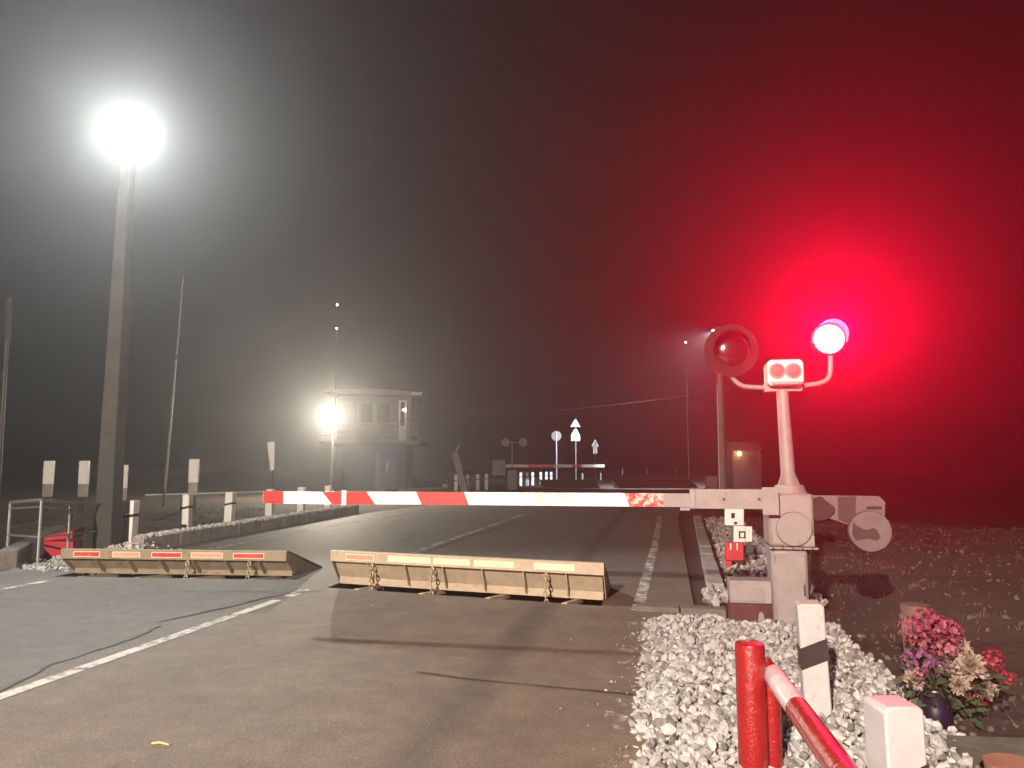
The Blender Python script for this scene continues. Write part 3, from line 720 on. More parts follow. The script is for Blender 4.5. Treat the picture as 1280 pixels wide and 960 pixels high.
spots = [(161, 686, 'white bollard at the end of the left kerb, first right of the concrete lamp pole'), (232, 669, 'second white bollard right of the concrete lamp pole'),
         (286, 661, 'third white bollard right of the concrete lamp pole, just left of the barrier arm tip'), (337, 652, 'white bollard directly behind the tip of the barrier arm'),
         (376, 646, 'white bollard behind the arm, between its first two red stripes'), (410, 642, 'white bollard behind the arm at the left end of its second red stripe')]
for i, (px, py, lb) in enumerate(spots):
    g = G(px, py); o = place(bol, i == 0, (g.x, g.y, 0), YAW * .4 + .05 * math.sin(i * 2), lb)
    o.rotation_euler = (R(1.2 * math.sin(i * 5)), R(1.5 * math.sin(i * 3 + 1)), o.rotation_euler[2])
farb = [(570, 615, 'leftmost of four far bollards beneath the leaning beam'), (584, 614.5, 'far bollard directly below the leaning beam'), (597, 613, 'third of the four far bollards by the leaning beam'), (608, 612, 'fourth far bollard, right of the leaning beam'),
        (651, 607, 'first far bollard right of the far signal mast'), (659, 606.5, 'second far bollard right of the far signal mast'), (666, 606, 'third far bollard right of the far signal mast'),
        (676, 605, 'far bollard under the red part of the far barrier arm'), (683, 604.5, 'far bollard second from the round sign post'), (689, 604, 'far bollard next to the round sign post')]
for px, py, lb in farb:
    g = G(px, py); o = copy_tree(bol); o.location = (g.x, g.y, 0); o.rotation_euler = (0, 0, YAW); o['label'] = lb; o.scale = (1.1, 1.1, 1.15)

# tall two-tone marker posts left
def make_marker():
    rt = empty('marker_post', (0, 0, 0), 0, '', 'marker post', 'tall two-tone marker posts')
    MB().box(-.13, .13, -.06, .06, 1.02, 1.68).build('upper_panel', M['white'], rt, bevel=.01)
    MB().box(-.125, .125, -.055, .055, .66, 1.018).build('lower_panel', M['grey'], rt, bevel=.01)
    MB().box(-.09, .09, -.045, .045, -.1, .658).build('foot', M['black'], rt)
    return rt
mk = make_marker()
for i, (px, pt, lb) in enumerate([(62, 576, 'tall white and grey marker post farthest left, behind the railing'), (106, 576, 'tall white and grey marker post just left of the concrete lamp pole'), (154, 581, 'tall white and grey marker post just right of the concrete lamp pole'), (243, 574, 'tall white and grey marker post standing apart, right of the slim mast')]):
    p = AD(px, pt, 22.0); place(mk, i == 0, (p.x, p.y, p.z - 1.68), YAW + .15, lb)
p = AD(339, 553, 24); g = empty('tilted_board', (p.x, p.y, 0), YAW, 'narrow pale tilted board above the barrier arm tip, left of the booth lamp', 'board')
MB().prism([(-.12, p.z), (.12, p.z + .02), (.13, p.z - .86), (.02, p.z - .88)], -.03, .03).build('panel', M['white'], g)
MB().box(.03, .09, -.02, .02, -.1, p.z - .87).build('leg', M['black'], g)

# ------------------------------------------------------------------ lamp poles
pb = G(133, 690); pt = AD(140, 172, pb.dot(Vector((fwd.x, fwd.y, 0)))+.6)
ZP = 7.9
lp = empty('lamp_pole', (pb.x, pb.y, 0), 0, 'tall concrete lamp pole with a dazzling white floodlight, left of the road', 'lamp pole')
mb = MB(); topx = AD(139, 200, 14.2)
mb.hexa([(pb.x - .18, pb.y - .15, -.2), (pb.x + .18, pb.y - .15, -.2), (pb.x + .18, pb.y + .15, -.2), (pb.x - .18, pb.y + .15, -.2)],
        [(pb.x - .10 + .0, pb.y - .09, ZP), (pb.x + .10, pb.y - .09, ZP), (pb.x + .10, pb.y + .09, ZP), (pb.x - .10, pb.y + .09, ZP)])
W(mb, 'pole', M['polec'], lp, bevel=.02)
L1 = AD(166, 172, 13.4)
W(MB().tube([(pb.x, pb.y, L1.z + .25), (L1.x, L1.y + .15, L1.z + .1)], .03, 10), 'bracket', M['darksteel'], lp)
aim = Vector((.42, -1, -.12)).normalized()
Rm = aim.to_track_quat('-Z', 'Y').to_matrix().to_4x4(); T = Matrix.Translation(L1) @ Rm
fh = W(MB().box(-.2, .2, -.14, .14, -.02, .12, 0, T), 'floodlight', M['darksteel'], lp, bevel=.01)
W(MB().box(-.18, .18, -.12, .12, -.035, -.021, 0, T), 'lamp_glass', M['white_lamp'], fh)
def lamp(name, loc, power, c, size=.12, kind='POINT', parent=None):
    l = bpy.data.lights.new(name, kind); l.energy = power; l.color = c
    l.shadow_soft_size = size
    o = bpy.data.objects.new(name, l); col.objects.link(o); o.location = loc
    if parent is not None: o.parent = parent; o.location = Vector(loc) - Vector(parent.location)
    return o
ll = lamp('floodlight_light', L1 + aim * .12, 900, (.97, 1, .96), .2, 'SPOT', lp)
ll.data.spot_size = R(178); ll.data.spot_blend = .3; ll.rotation_euler = aim.to_track_quat('-Z', 'Y').to_euler()

L2 = AD(414, 519, 34.0); g2 = G(408, 628); lp2 = empty('lamp_post', (L2.x, L2.y + .2, 0), 0, 'short lamp post with a warm glaring lamp in front of the booth', 'lamp post')
W(MB().tube([(L2.x, L2.y + .2, -.1), (L2.x, L2.y + .2, L2.z + .15), (L2.x, L2.y + .05, L2.z + .2)], .05, 10), 'pole', M['darksteel'], lp2)
fh = W(MB().box(L2.x - .16, L2.x + .16, L2.y - .02, L2.y + .12, L2.z - .12, L2.z + .12), 'lamp_head', M['darksteel'], lp2, bevel=.01)
W(MB().box(L2.x - .14, L2.x + .14, L2.y - .035, L2.y - .021, L2.z - .1, L2.z + .1), 'lamp_glass', M['warm_lamp'], fh)
lamp('lamp_post_light', L2 + Vector((.02, -.15, 0)), 1100, (1, .89, .70), .1, parent=lp2)

# slim leaning mast
a, c = AD(206, 612, 27), AD(229, 346, 27)
sm_ = empty('slim_mast', (a.x, a.y, 0), 0, 'slim pale mast leaning slightly right, between the lamp pole and the booth', 'mast')
d = (c - a); a0 = a - d * (a.z / d.z)
W(MB().tube([a0 - d * .01, a.lerp(c, .62)], [.05, .04], 10), 'lower_tube', M['midgrey'], sm_)
W(MB().tube([a.lerp(c, .625), c], [.036, .03], 10), 'upper_tube', M['midgrey'], sm_)
W(MB().tube([a.lerp(c, .612), a.lerp(c, .632)], .056, 10), 'joint', M['black'], sm_)

# left edge sliver: another pole
p = AD(-2, 600, 20); pl_ = empty('metal_pole', (p.x, p.y, 0), 0, 'metal pole cut by the left edge of the picture', 'pole')
zt_ = AD(-2, 366, 20).z
W(MB().cyl((p.x, p.y, -.1), (p.x - .05, p.y, zt_), .07, .05, 14), 'shaft', M['darksteel'], pl_)
W(MB().box(p.x - .1, p.x + .08, p.y - .06, p.y - .0, zt_ - 1.2, zt_ - .1), 'plate', M['darksteel'], pl_, bevel=.01)

# ------------------------------------------------------------------ railing, red cover
rl0 = AD(11, 690, 12.6); rail = empty('railing', (rl0.x, rl0.y, 0), 0, 'grey tubular railing at the far left, left of the lamp pole', 'railing')
A = [AD(13, 628, 12.4), AD(52, 625, 11.6), AD(88, 629, 12.6), AD(121, 629, 13.4)]
for i, q in enumerate(A[:3]): W(MB().cyl((q.x, q.y, -.1), tuple(q), .022, .022, 10), 'post', M['steel'], rail)
W(MB().tube(A, .024, 10), 'top_rail', M['steel'], rail)
W(MB().tube([q - Vector((0, 0, .10)) for q in A[:3]], .014, 8), 'wire_rail', M['steel'], rail)
W(MB().tube([Vector((q.x, q.y, q.z * .44)) for q in A], .016, 8), 'mid_rail', M['steel'], rail)
rc = AD(80, 676, 12.9); rcv = empty('sand_box', (rc.x, rc.y, 0), YAW, 'red slant-lidded box behind the grey railing', 'box')
MB().box(-.24, .24, -.15, .15, -.02, .26).build('bin', M['redcover'], rcv, bevel=.01)
MB().hexa([(-.27, -.18, .262), (.25, -.18, .30), (.25, .18, .34), (-.27, .18, .30)], [(-.20, -.17, .36), (.25, -.18, .44), (.25, .18, .47), (-.2, .18, .38)]).build('lid', M['redcover'], rcv, bevel=.02)

# ------------------------------------------------------------------ marker stand behind the barrier (red legs, white blocks)
p0 = G(917, 713); st = empty('marker_stand', (p0.x, p0.y, 0), 0, 'small red two-legged stand with white blocks above it, in the stone behind the barrier arm', 'stand')
YS = p0.y
def S(px, py): q = AY(px, py, YS); return (q.x, q.z)
def quad(mb, x0, y0, x1, y1, d0=-.05, d1=.05, m=0):
    mb.prism([S(x0, y1), S(x1, y1), S(x1, y0), S(x0, y0)], YS + d0, YS + d1, m); return mb
W(quad(MB(), 906.5, 678, 929, 700), 'red_plate', M['red'], st, bevel=.006)
W(quad(MB(), 906.5, 700.5, 914, 713, -.04, .04), 'leg', M['red'], st); W(quad(MB(), 922, 700.5, 929, 713, -.04, .04), 'leg', M['dred'], st)
for px in (913, 921): W(quad(MB(), px - .8, 678.5, px + .8, 687, -.056, -.052), 'pin', M['white'], st)
W(quad(MB(), 903, 692, 906.3, 695, -.02, .02), 'peg', M['red'], st); W(quad(MB(), 929.3, 692, 936, 694.5, -.02, .02), 'peg', M['black'], st)
u = W(quad(MB(), 917, 657, 931, 677.5, -.05, .05), 'white_block', M['white'], st, bevel=.008)
W(quad(MB(), 923, 663.5, 931.5, 672.5, -.056, -.051), 'square_mark', M['black'], u); W(quad(MB(), 925, 665.5, 929.5, 671, -.06, -.0565), 'square_centre', M['white'], u)
u = W(quad(MB(), 906, 636, 929.5, 656.5, -.05, .05), 'white_block', M['white'], st, bevel=.008)
W(quad(MB(), 913.5, 641, 918, 647.5, -.056, -.051), 'square_mark', M['black'], u); W(quad(MB(), 917, 652, 921, 655, -.056, -.051), 'square_mark', M['black'], u)
W(quad(MB(), 931.5, 658, 940, 677, -.03, .04), 'side_block', M['white'], st, bevel=.006)
W(quad(MB(), 933, 678.5, 941, 690, -.03, .04), 'dark_block', M['darksteel'], st)

# right post by the far kerb end, small machine on the barrier line
p = G(890, 618); sb = empty('relay_box', (p.x, p.y, 0), YAW, 'small pale relay box on a stand just above the barrier arm, left of the machine', 'relay box')
MB().box(-.2, .2, -.15, .15, .0, .42).build('stand', M['midgrey'], sb, bevel=.01)
MB().box(-.3, .26, -.2, .2, .42, .95).build('case', M['grey'], sb, bevel=.02)
MB().box(-.34, .34, -.24, .24, .955, 1.0).build('lid', M['grey'], sb, bevel=.01)
MB().box(-.28, -.1, -.215, -.2005, .55, .8).build('hatch', M['midgrey'], sb)

# ------------------------------------------------------------------ flowers
fc = AD(1170, 905, 4.55)
fl = empty('flower_bouquet', (fc.x, fc.y, -.05), 0, 'artificial bouquet of magenta, violet and cream flowers in a dark vase on the earth', 'bouquet')
vz = [(0, .075), (.06, .095), (.14, .09), (.2, .07), (.24, .082), (.25, .078)]
W(MB().tube([(fc.x, fc.y, -.06 + z) for z, r in vz], [r for z, r in vz], 24), 'vase', M['vase'], fl)
def blossom(c, r, m, n, kind):
    mb = MB(); rg = random.Random(int(c.x * 9999) ^ int(c.z * 7777))
    for i in range(n):
        t = (i + .5) / n; ph = math.acos(1 - 1.75 * t); a = i * 2.39996
        d = Vector((math.sin(ph) * math.cos(a), math.sin(ph) * math.sin(a), math.cos(ph)))
        d.rotate(Matrix.Rotation(R(50), 3, 'X')); d = (d + Vector((rg.uniform(-.2, .2), rg.uniform(-.2, .2), rg.uniform(-.2, .2)))).normalized()
        u = d.orthogonal().normalized(); u.rotate(Matrix.Rotation(rg.uniform(0, 6.28), 3, d)); w = d.cross(u)
        if kind == 'mum':
            l = r * rg.uniform(.8, 1.1); b0 = c + d * r * .25; s = r * .15
            tip = c + d * l + w * s * .5
            mb.add([b0 - u * s * .5, b0 + u * s * .5, c + d * l * .75 + u * s, tip + u * s * .3, tip - u * s * .3, c + d * l * .75 - u * s], [(0, 1, 2, 5), (5, 2, 3, 4)])
        else:
            o = c + d * r * rg.uniform(.7, 1.05); s = r * rg.uniform(.22, .34)
            for k in range(5):
                ak = k * 1.2566 + rg.random() * .4; e = (u * math.cos(ak) + w * math.sin(ak)); f = d.cross(e)
                mb.add([o, o + e * s * .6 - f * s * .4 + d * s * .15, o + e * s * 1.1 + d * s * .35, o + e * s * .6 + f * s * .4 + d * s * .15], [(0, 1, 2, 3)])
    ob = W(mb, 'blossom', M[m], fl, smooth=False); return ob
blist = [(1140, 786, .055, 'magenta', 22, 'f'), (1156, 775, .06, 'magenta', 26, 'f'), (1172, 783, .06, 'magenta', 26, 'f'), (1188, 790, .06, 'magenta', 26, 'f'), (1166, 803, .06, 'magenta', 26, 'f'), (1183, 810, .05, 'pink', 22, 'f'),
         (1150, 800, .045, 'pink', 20, 'f'), (1137, 826, .045, 'violet', 20, 'f'), (1156, 826, .05, 'violet', 22, 'f'), (1170, 834, .045, 'violet', 22, 'f'), (1197, 812, .07, 'cream', 80, 'mum'), (1213, 832, .072, 'cream', 80, 'mum'),
         (1186, 836, .05, 'cream', 60, 'mum'), (1230, 858, .072, 'cream', 80, 'mum'), (1199, 856, .05, 'cream', 60, 'mum'), (1143, 850, .055, 'cream', 60, 'mum'), (1206, 858, .035, 'pink', 18, 'f'), (1241, 824, .05, 'crimson', 26, 'f'), (1258, 848, .04, 'crimson', 20, 'f'),
         (1222, 873, .045, 'crimson', 22, 'f'), (1150, 842, .03, 'pink', 16, 'f'), (1176, 795, .05, 'magenta', 24, 'f')]
for i, (px, py, r, m, n, k) in enumerate(blist):
    c = AD(px, py, 4.55 + .12 * math.sin(i * 2.1)); blossom(c, r * (1.18 if k == 'mum' else 1.25), m, int(n * (2.2 if k == 'mum' else 1.4)), k)
    if i % 2 == 0:
        q = Vector((fc.x + .02 * math.sin(i), fc.y, .15)); W(MB().tube([q, q.lerp(c, .6) + Vector((0, 0, .03)), c], .005, 6), 'stem', M['leaf'], fl)
mb = MB(); rg = random.Random(5)
for i in range(230):
    c = AD(rg.gauss(1185, 34), rg.gauss(868, 20), 4.55 + rg.uniform(-.1, .16)); d = Vector((rg.uniform(-1, 1), rg.uniform(-1, 1), rg.uniform(-.4, 1))).normalized(); u = d.orthogonal().normalized(); l = rg.uniform(.04, .09)
    mb.add([c, c + d * l * .5 + u * l * .22, c + d * l, c + d * l * .5 - u * l * .22], [(0, 1, 2, 3)])
W(mb, 'leaves', M['leaf'], fl, smooth=False)
bc = AD(1140, 800, 5.1); bk = empty('basket', (bc.x, bc.y, bc.z - .35), 0, 'brown slotted plastic basket behind the magenta flowers', 'basket')
ztop = AD(1140, 756, 5.1).z; mb = MB()
W(MB().tube([(bc.x + .03, bc.y, ztop - .07), (bc.x + .03, bc.y, ztop)], [.085, .092], 24), 'rim', M['basket'], bk)
W(MB().tube([(bc.x + .03, bc.y, bc.z - .36), (bc.x + .03, bc.y, bc.z - .1)], [.06, .072], 24), 'lower_wall', M['basket'], bk)
for i in range(14):
    a = i * 2 * math.pi / 14; mb.tube([(bc.x + .03 + .071 * math.cos(a), bc.y + .071 * math.sin(a), bc.z - .11), (bc.x + .03 + .084 * math.cos(a), bc.y + .084 * math.sin(a), ztop - .068)], .011, 6)
W(mb, 'slats', M['basket'], bk)
p = AD(1268, 965, 3.45); cp = empty('clay_pot', (p.x, p.y, gz(p.x, p.y)), 0, 'blurred brown clay pot in the bottom right corner', 'pot')
MB().tube([(0, 0, -.01), (0, 0, .16), (0, 0, .162), (0, 0, .21), (0, 0, .205), (0, 0, .12)], [.07, .1, .115, .12, .105, .09], 24, caps=True).build('pot_wall', M['clay'], cp)
p = G(1215, 950); sl = MB(); 
sl.hexa([(p.x - .32, p.y - .42, -.1), (p.x + .6, p.y - .36, -.1), (p.x + .6, p.y + .25, -.1), (p.x - .28, p.y + .2, -.1)], [(p.x - .3, p.y - .4, .055), (p.x + .58, p.y - .34, .06), (p.x + .58, p.y + .23, .065), (p.x - .26, p.y + .18, .06)])
tag(sl.build('stone_slab', mat('slab_stone', (.10, .095, .075), .9, var=.35, bs=.5, bscale=30), bevel=.015, loc=(p.x, p.y, 0)), 'flat greenish grey stone slab below the flowers', 'slab')

# twig on the road
q = G(201, 933); mb = MB().tube([(q.x - .055, q.y, .012), (q.x - .01, q.y + .006, .018), (q.x + .05, q.y + .002, .012)], [.005, .006, .004], 8)
tag(mb.build('twig', mat('pale_wood', (.5, .4, .2), .7), loc=(q.x, q.y, 0)), 'pale yellow twig lying on the near asphalt', 'twig')

# ------------------------------------------------------------------ booth
DB = 46.0
bo = AD(458, 612, DB); bt_ = empty('crossing_booth', (bo.x, bo.y, 0), YAW, 'two-storey crossing keeper booth, glazed cabin with balcony over a blue ground floor', 'booth')
def bxz(px, py): q = AD(px, py, DB); v = q - bo; return v.dot(rgt), q.z
x0, zf = bxz(418, 552); x1, zr = bxz(512, 492); xb1, _ = bxz(528, 552); xb0, _ = bxz(402, 552)
lx0_, _ = bxz(425, 600); lx1_, _ = bxz(506, 600)
MB().box(lx0_, lx1_, .3, 3.6, -.2, zf - .14).build('ground_floor', M['blue'], bt_)
dr = MB().box(bxz(474, 580)[0], bxz(494, 580)[0], .26, .297, 0, 2.05).build('door', mat('door_paint', (.10, .11, .19), .5), bt_, bevel=.01)
MB().box(bxz(482, 580)[0], bxz(483.4, 580)[0], .22, .255, 1.25, 1.75).build('handle', M['white'], dr)
MB().box(bxz(474, 580)[0] - .3, bxz(474, 580)[0] - .02, .27, .297, 0, 2.3).build('jamb', M['cabin'], bt_)
MB().box(xb0, xb1, -.9, 4.2, zf - .138, zf + .02).build('balcony_floor', M['grey'], bt_, bevel=.01)
MB().box(x0, x1, .3, 3.5, zf + .021, zr).build('cabin_wall', M['cabin'], bt_)
MB().prism([(xb0 + .2, zr + .001), (xb1, zr - .12), (xb1, zr + .06), (bxz(470, 488)[0], zr + .3), (xb0 + .2, zr + .22)], -.8, 4.1).build('roof', M['grey'], bt_, bevel=.01)
for i, (a, c) in enumerate(((424, 444), (447, 464), (467, 486))):
    wx0, wx1 = bxz(a, 520)[0], bxz(c, 520)[0]; z0, z1 = bxz(450, 528)[1], bxz(450, 503)[1]
    f = MB().box(wx0, wx1, .262, .297, z0, z1).build('window', M['cabin'], bt_)
    MB().box(wx0 + .06, wx1 - .06, .254, .2615, z0 + .06, z1 - .06).build('pane', M['glass'], f)
wx0, wx1 = bxz(496, 520)[0], bxz(506, 520)[0]; z0, z1 = zf + .1, bxz(500, 499)[1]
f = MB().box(wx0, wx1, .26, .297, z0, z1).build('door', M['white'], bt_)
MB().box(wx0 + .12, wx1 - .12, .252, .2595, z0 + .9, z1 - .12).build('pane', M['glass'], f)
mb = MB()
for k in (.35, .7, 1.05): mb.tube([(xb0 + .05, -.85, zf + k), (xb1 - .05, -.85, zf + k)], .025, 8); mb.tube([(xb1 - .05, -.85, zf + k), (xb1 - .05, 4, zf + k)], .025, 8)
for i in range(9): x = xb0 + .05 + (xb1 - xb0 - .1) * i / 8; mb.tube([(x, -.85, zf + .015), (x, -.85, zf + 1.05)], .022, 8)
mb.build('balcony_railing', M['steel'], bt_)
MB().box(bxz(503, 515)[0] - .09, bxz(503, 515)[0] + .05, .2, .25, zf + 1.9, zf + 1.98).build('door_lamp', M['point_lamp'], bt_)
q = bxz(521, 493); MB().box(q[0] - .3, q[0] + .32, -.86, -.803, zr - .10, zr + .07).build('roof_fascia', M['white'], bt_)
MB().tube([(bxz(507, 488)[0], 1, zr), (bxz(507, 488)[0], 1, zr + 1.1)], .03, 6).build('aerial', M['steel'], bt_)
# pale low walls beside the tracks
def low_wall(px0, py0, px1, py1, h, m, label):
    a, c = G(px0, py0), G(px1, py1); t = c - a; T = Matrix.Rotation(math.atan2(t.y, t.x), 4, 'Z')
    tag(MB().box(0, t.length, -.12, .12, -.2, h, 0, T).build('platform_edge', m, bevel=.02, loc=None), label, 'low wall').location = (a.x, a.y, 0)
low_wall(180, 624, 328, 619, .22, M['concrete'], 'low pale platform edge running left from the barrier arm tip')
low_wall(425, 622, 480, 619, .3, M['concrete'], 'low pale platform edge in front of the blue booth')
low_wall(500, 616, 556, 614, .26, M['concrete'], 'low dark platform edge right of the blue booth')
p = G(556.5, 612); tag(MB().box(-.16, .16, -.14, .14, -.05, .36).build('white_cube', M['white'], bevel=.03, loc=None), 'small white block at the end of the platform edge right of the booth', 'block').location = (p.x, p.y, 0)
bpy.data.objects['white_cube'].name = 'concrete_block'
# leaning beam
a, c = AD(580, 612, 44), AD(568, 566, 44); lb_ = empty('leaning_beam', (a.x, a.y, 0), 0, 'grey beam leaning left above the four far bollards', 'beam')
d = (c - a).normalized(); n_ = rgt * .42
W(MB().hexa([a - n_ * .5 - d * .3, a + n_ * .5 - d * .3, a + n_ * .5 - d * .3 + Vector((0, .2, 0)), a - n_ * .5 - d * .3 + Vector((0, .2, 0))], [c - n_ * .45, c + n_ * .45, c + n_ * .45 + Vector((0, .2, 0)), c - n_ * .45 + Vector((0, .2, 0))]), 'girder', M['midgrey'], lb_, bevel=.02)
W(MB().tube([AD(569, 566, 44), AD(574, 556, 44)], .04, 8), 'rod', M['white'], lb_)

# ------------------------------------------------------------------ far barrier, signs
DF = 50.0
a = AD(640, 610, DF); fb = empty('crossing_barrier', (a.x, a.y, 0), YAW, 'far crossing barrier with its arm lowered, seen beyond the road', 'barrier')
def fx(px): return (AD(px, 600, DF) - a).dot(rgt)
def fz(py): return AD(640, py, DF).z
MB().tube([(0, 0, -.2), (0, 0, fz(551))], [.075, .06], 12).build('mast', M['grey'], fb)
MB().box(-.3, .3, -.25, .25, -.1, 1.25).build('cabinet', M['midgrey'], fb, bevel=.02)
MB().box(fx(615), fx(632), -.1, .1, .9, 1.9).build('counterweight', M['midgrey'], fb, bevel=.03)
MB().box(fx(632), fx(654), -.05, .05, fz(553) - .03, fz(553) + .03).build('crossbar', M['grey'], fb)
for px in (632, 654): MB().cyl((fx(px), -.07, fz(553)), (fx(px), .07, fz(553)), .27, .27, 24).build('signal_board', M['midgrey'], fb)
mb = MB(); seg = [(622, 660, 1), (660, 692, 0), (692, 715, 1), (715, 727, 0), (727, 744, 1), (744, 756, 2)]
for p, q, k in seg: mb.box(fx(p), fx(q), -.04, .04, fz(584.2), fz(580.6), k)
mb.build('barrier_arm', [mat('bright_red_paint', (.7, .03, .035), .4), M['white'], M['whitebright']], fb, smooth=False)
def sign_root(px, py, dep, label, name='road_sign'):
    q = AD(px, py, dep); o = empty(name, (q.x, q.y, 0), YAW, label, 'road sign', 'road signs beyond the crossing'); return o, q
o, q = sign_root(695.5, 545, 54, 'back of a round road sign on a thin post beyond the crossing', 'round_sign')
MB().tube([(0, 0, -.1), (0, 0, q.z + .28)], .035, 8).build('post', M['white'], o)
MB().cyl((0, .04, q.z), (0, .052, q.z), .35, .35, 28).build('sign_plate', M['midgrey'], o)
o, q = sign_root(719.5, 545, 54, 'tall post with two stacked triangular sign backs beyond the crossing', 'triangle_sign')
k = 54 / 960
MB().tube([(0, 0, -.1), (0, 0, q.z + 22 * k)], .035, 8).build('post', M['midgrey'], o)
MB().prism([(-6 * k, q.z + 11.5 * k), (6 * k, q.z + 11.5 * k), (0, q.z + 22 * k)], .04, .055).build('sign_plate', M['white'], o)
MB().prism([(-5.5 * k, q.z - 6 * k), (5.5 * k, q.z - 6 * k), (5.5 * k, q.z + 1 * k), (0, q.z + 11 * k), (-5.5 * k, q.z + 1 * k)], .04, .055).build('sign_plate', M['white'], o)
o, q = sign_root(744, 558, 66, 'small far triangular sign with a narrow plate under it', 'triangle_sign')
k = 66 / 960
MB().tube([(0, 0, -.1), (0, 0, q.z + 6 * k)], .03, 8).build('post', M['black'], o)
MB().prism([(-5 * k, q.z), (5 * k, q.z), (0, q.z + 9 * k)], .04, .055).build('sign_plate', M['grey'], o)
MB().box(-2.5 * k, 2.5 * k, .04, .055, q.z - 9 * k, q.z - .3 * k).build('lower_plate', M['grey'], o)
# delineators
dl = empty('delineator_post', (0, 0, 0), 0, '', 'delineator', 'delineator posts along the far road')
MB().box(-.07, .07, -.05, .05, -.1, .78).build('post', M['white'], dl, bevel=.01)
MB().box(-.075, .075, -.056, -.0505, .6, .74).build('reflector', M['refl_white'], dl)
for i, (px, py, dep, lb) in enumerate([(728, 592, 80, 'white delineator just right of the tall triangular sign'), (751, 591, 86, 'white delineator under the tip of the far barrier arm'), (778, 588, 110, 'far delineator, first right of the far arm tip'), (809, 587, 120, 'far delineator, second right of the far arm tip'), (845, 586.5, 130, 'far delineator, third right of the far arm tip'), (870, 586, 138, 'far delineator closest to the relay box')]):
    q = AD(px, py, dep); place(dl, i == 0, (q.x, q.y, 0 if dep < 100 else .4), YAW, lb)
# radio mast behind the lamp, concrete pole right, small lamps
q = AD(417, 600, 85); rm = empty('radio_mast', (q.x, q.y, 0), 0, 'thin dark mast with two tiny warning lights above the booth lamp', 'mast')
zt_ = AD(415, 374, 85).z
W(MB().tube([(q.x, q.y, -.2), (q.x, q.y, zt_)], [.12, .05], 8), 'shaft', M['black'], rm)
for py in (376.5, 407): z = AD(416, py, 85).z; W(MB().ball((q.x, q.y - .2, z), .085, 10, 8), 'warning_light', M['point_lamp'], rm)
DPp = 40.0
q = AD(904, 600, DPp); cp2 = empty('concrete_pole', (q.x, q.y, 0), 0, 'concrete power pole with a thin pale conduit behind the unlit signal', 'pole')
zt_ = AD(904, 405, DPp).z
W(MB().cyl((q.x, q.y, -.2), (q.x, q.y, zt_), .19, .13, 14), 'shaft', M['concrete'], cp2)
W(MB().tube([(q.x - .2, q.y - .05, 0), (q.x - .17, q.y - .05, AD(901, 478, DPp).z)], .03, 8), 'conduit', M['white'], cp2)
q3 = AD(891.5, 413, DPp); W(MB().tube([(q.x, q.y, q3.z + .1), (q3.x, q3.y, q3.z + .06)], .03, 8), 'bracket', M['darksteel'], cp2)
W(MB().ball((q3.x, q3.y, q3.z), .05, 10, 8), 'lamp', M['point_lamp'], cp2)
lamp('pole_light', q3 + Vector((-.1, .35, -.05)), 20000, (.80, .9, 1), .08, 'SPOT', cp2)
pl_l = bpy.data.objects['pole_light']; pl_l.data.spot_size = R(62); pl_l.data.spot_blend = .8
pl_l.rotation_euler = (Vector((-7, 80, 0)) - q3).to_track_quat('-Z', 'Y').to_euler()
q4 = AD(857, 428, 70); fp = empty('lamp_post', (q4.x, q4.y, 0), 0, 'far thin post with a tiny pale lamp, left of the unlit signal', 'lamp post')
W(MB().tube([(q4.x, q4.y, -.1), (q4.x, q4.y, q4.z)], [.06, .04], 8), 'pole', M['black'], fp); W(MB().ball((q4.x, q4.y - .05, q4.z), .07, 10, 8), 'lamp', M['point_lamp'], fp)
# overhead wire
a, c = Vector((rm.location.x, rm.location.y, AD(415, 512, 85).z)), Vector((q.x, q.y, AD(904, 488, DPp).z))
mb = MB().tube([a.lerp(c, t / 16) - Vector((0, 0, 1.0 * 4 * (t / 16) * (1 - t / 16))) for t in range(17)], .022, 6)
tag(mb.build('overhead_wire', M['steel'], loc=tuple(c)), 'thin overhead wire strung left from the concrete pole', 'wire')
# small house with the orange lamp
q = AD(925, 567, 62); hs_ = empty('small_house', (q.x + .6, q.y + .2, 0), YAW, 'small dark house with an orange porch lamp, right of the concrete pole', 'house')
MB().box(-1.1, 1.2, .4, 3, -1.8, q.z + .25).build('wall', mat('soot_dark_wall', (.02, .018, .016), .9), hs_)
MB().prismx([(.1, q.z + .25), (1.7, q.z + .95), (3.3, q.z + .25)], -1.3, 1.4).build('roof', M['black'], hs_)
MB().box(.2, .9, .36, .398, q.z - 1.0, q.z - .1).build('window', M['glass'], hs_)
MB().ball((-.6, .2, q.z), .15, 12, 8).build('porch_lamp', M['orange_lamp'], hs_)
lamp('porch_light', AD(925, 567, 62) + Vector((0, -.35, 0)), 22, (1, .38, .1), .1)

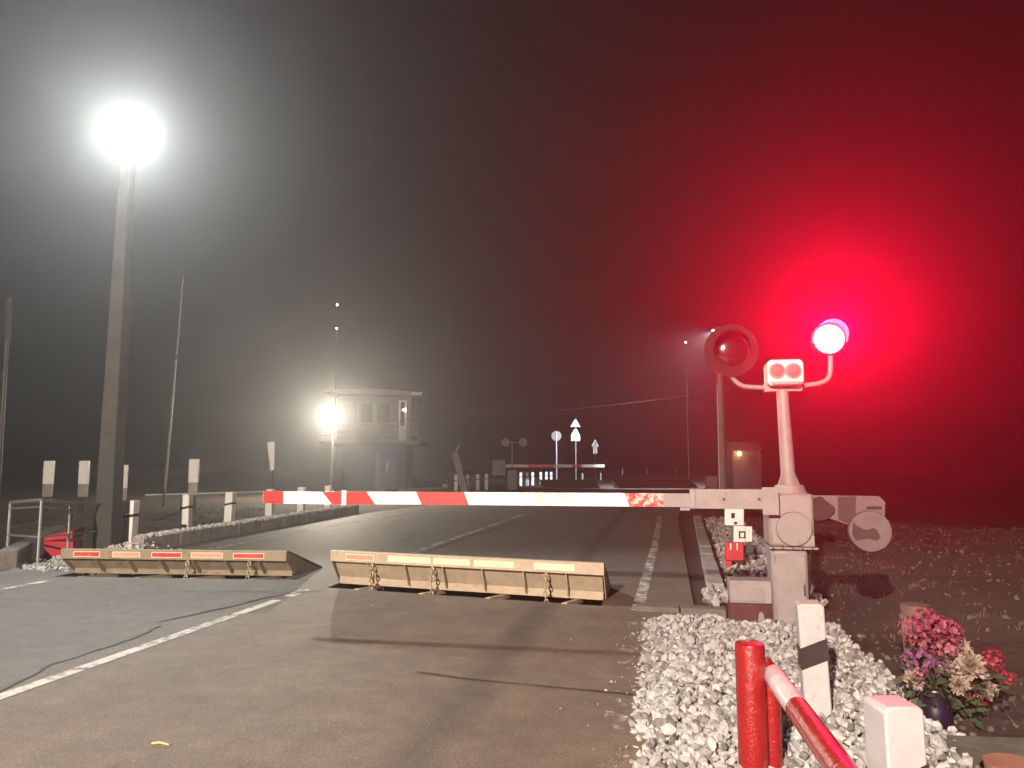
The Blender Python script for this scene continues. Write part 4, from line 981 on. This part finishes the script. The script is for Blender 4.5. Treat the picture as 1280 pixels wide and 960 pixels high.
# ------------------------------------------------------------------ lamps of the place
rl = lamp('signal_light', redp + Vector((0, -.12, .0)), 1700, (1, .0, .034), .06, 'SPOT')
rl.data.spot_size = R(138); rl.data.spot_blend = 1.0
rl.rotation_euler = Vector((-.02, -.85, .46)).to_track_quat('-Z', 'Y').to_euler()
rl2 = lamp('signal_spill', redp + Vector((-.02, -.16, -.02)), 4, (1, .02, .06), .08)
# street lamp behind the photographer
sl = empty('lamp_pole', (-4.5, -12, 0), 0, 'street lamp on a grey pole behind the photographer', 'lamp pole')
MB().tube([(0, 0, -.1), (0, 0, 6.5), (.4, .2, 7), (1.4, .8, 7.1)], [.09, .06, .04, .04], 12).build('pole', M['steel'], sl)
hd = MB().box(1.2, 1.9, .75, 1.05, 7.0, 7.16).build('lamp_head', M['darksteel'], sl, bevel=.03)
MB().box(1.3, 1.85, .78, 1.02, 6.985, 6.998).build('lamp_glass', M['sodium'], hd)
lamp('street_light', (-4.5 + 1.55, -12 + .9, 6.9), 10500, (1, .82, .67), .15)

# ------------------------------------------------------------------ haze, sky
hz = MB().box(-420, 420, -80, 430, -4.0, 34).build('haze', [], smooth=False); hz['kind'] = 'stuff'; hz['label'] = 'thin night haze'
m = bpy.data.materials.new('night_haze'); m.use_nodes = True; nt = m.node_tree; nt.nodes.clear()
out = nt.nodes.new('ShaderNodeOutputMaterial'); pv = nt.nodes.new('ShaderNodeVolumePrincipled')
pv.inputs['Color'].default_value = (.92, .93, .95, 1); pv.inputs['Density'].default_value = .0036; pv.inputs['Anisotropy'].default_value = .76
nt.links.new(pv.outputs[0], out.inputs['Volume']); hz.data.materials.append(m)

w = bpy.data.worlds.new('World'); sc.world = w; w.use_nodes = True; nt = w.node_tree
sk = nt.nodes.new('ShaderNodeTexSky'); sk.sky_type = 'NISHITA'; sk.sun_disc = False
sk.sun_elevation = R(-4); sk.sun_rotation = R(200)
bg = nt.nodes['Background']; bg.inputs['Strength'].default_value = .002
nt.links.new(sk.outputs[0], bg.inputs['Color'])

sc.view_settings.view_transform = 'Standard'; sc.view_settings.look = 'None'; sc.view_settings.gamma = 1; sc.view_settings.exposure = 2.0
sc.render.engine = 'CYCLES'
cy = sc.cycles; cy.use_denoising = True; cy.max_bounces = 6; cy.volume_bounces = 0; cy.sample_clamp_indirect = 4; cy.caustics_reflective = False; cy.caustics_refractive = False
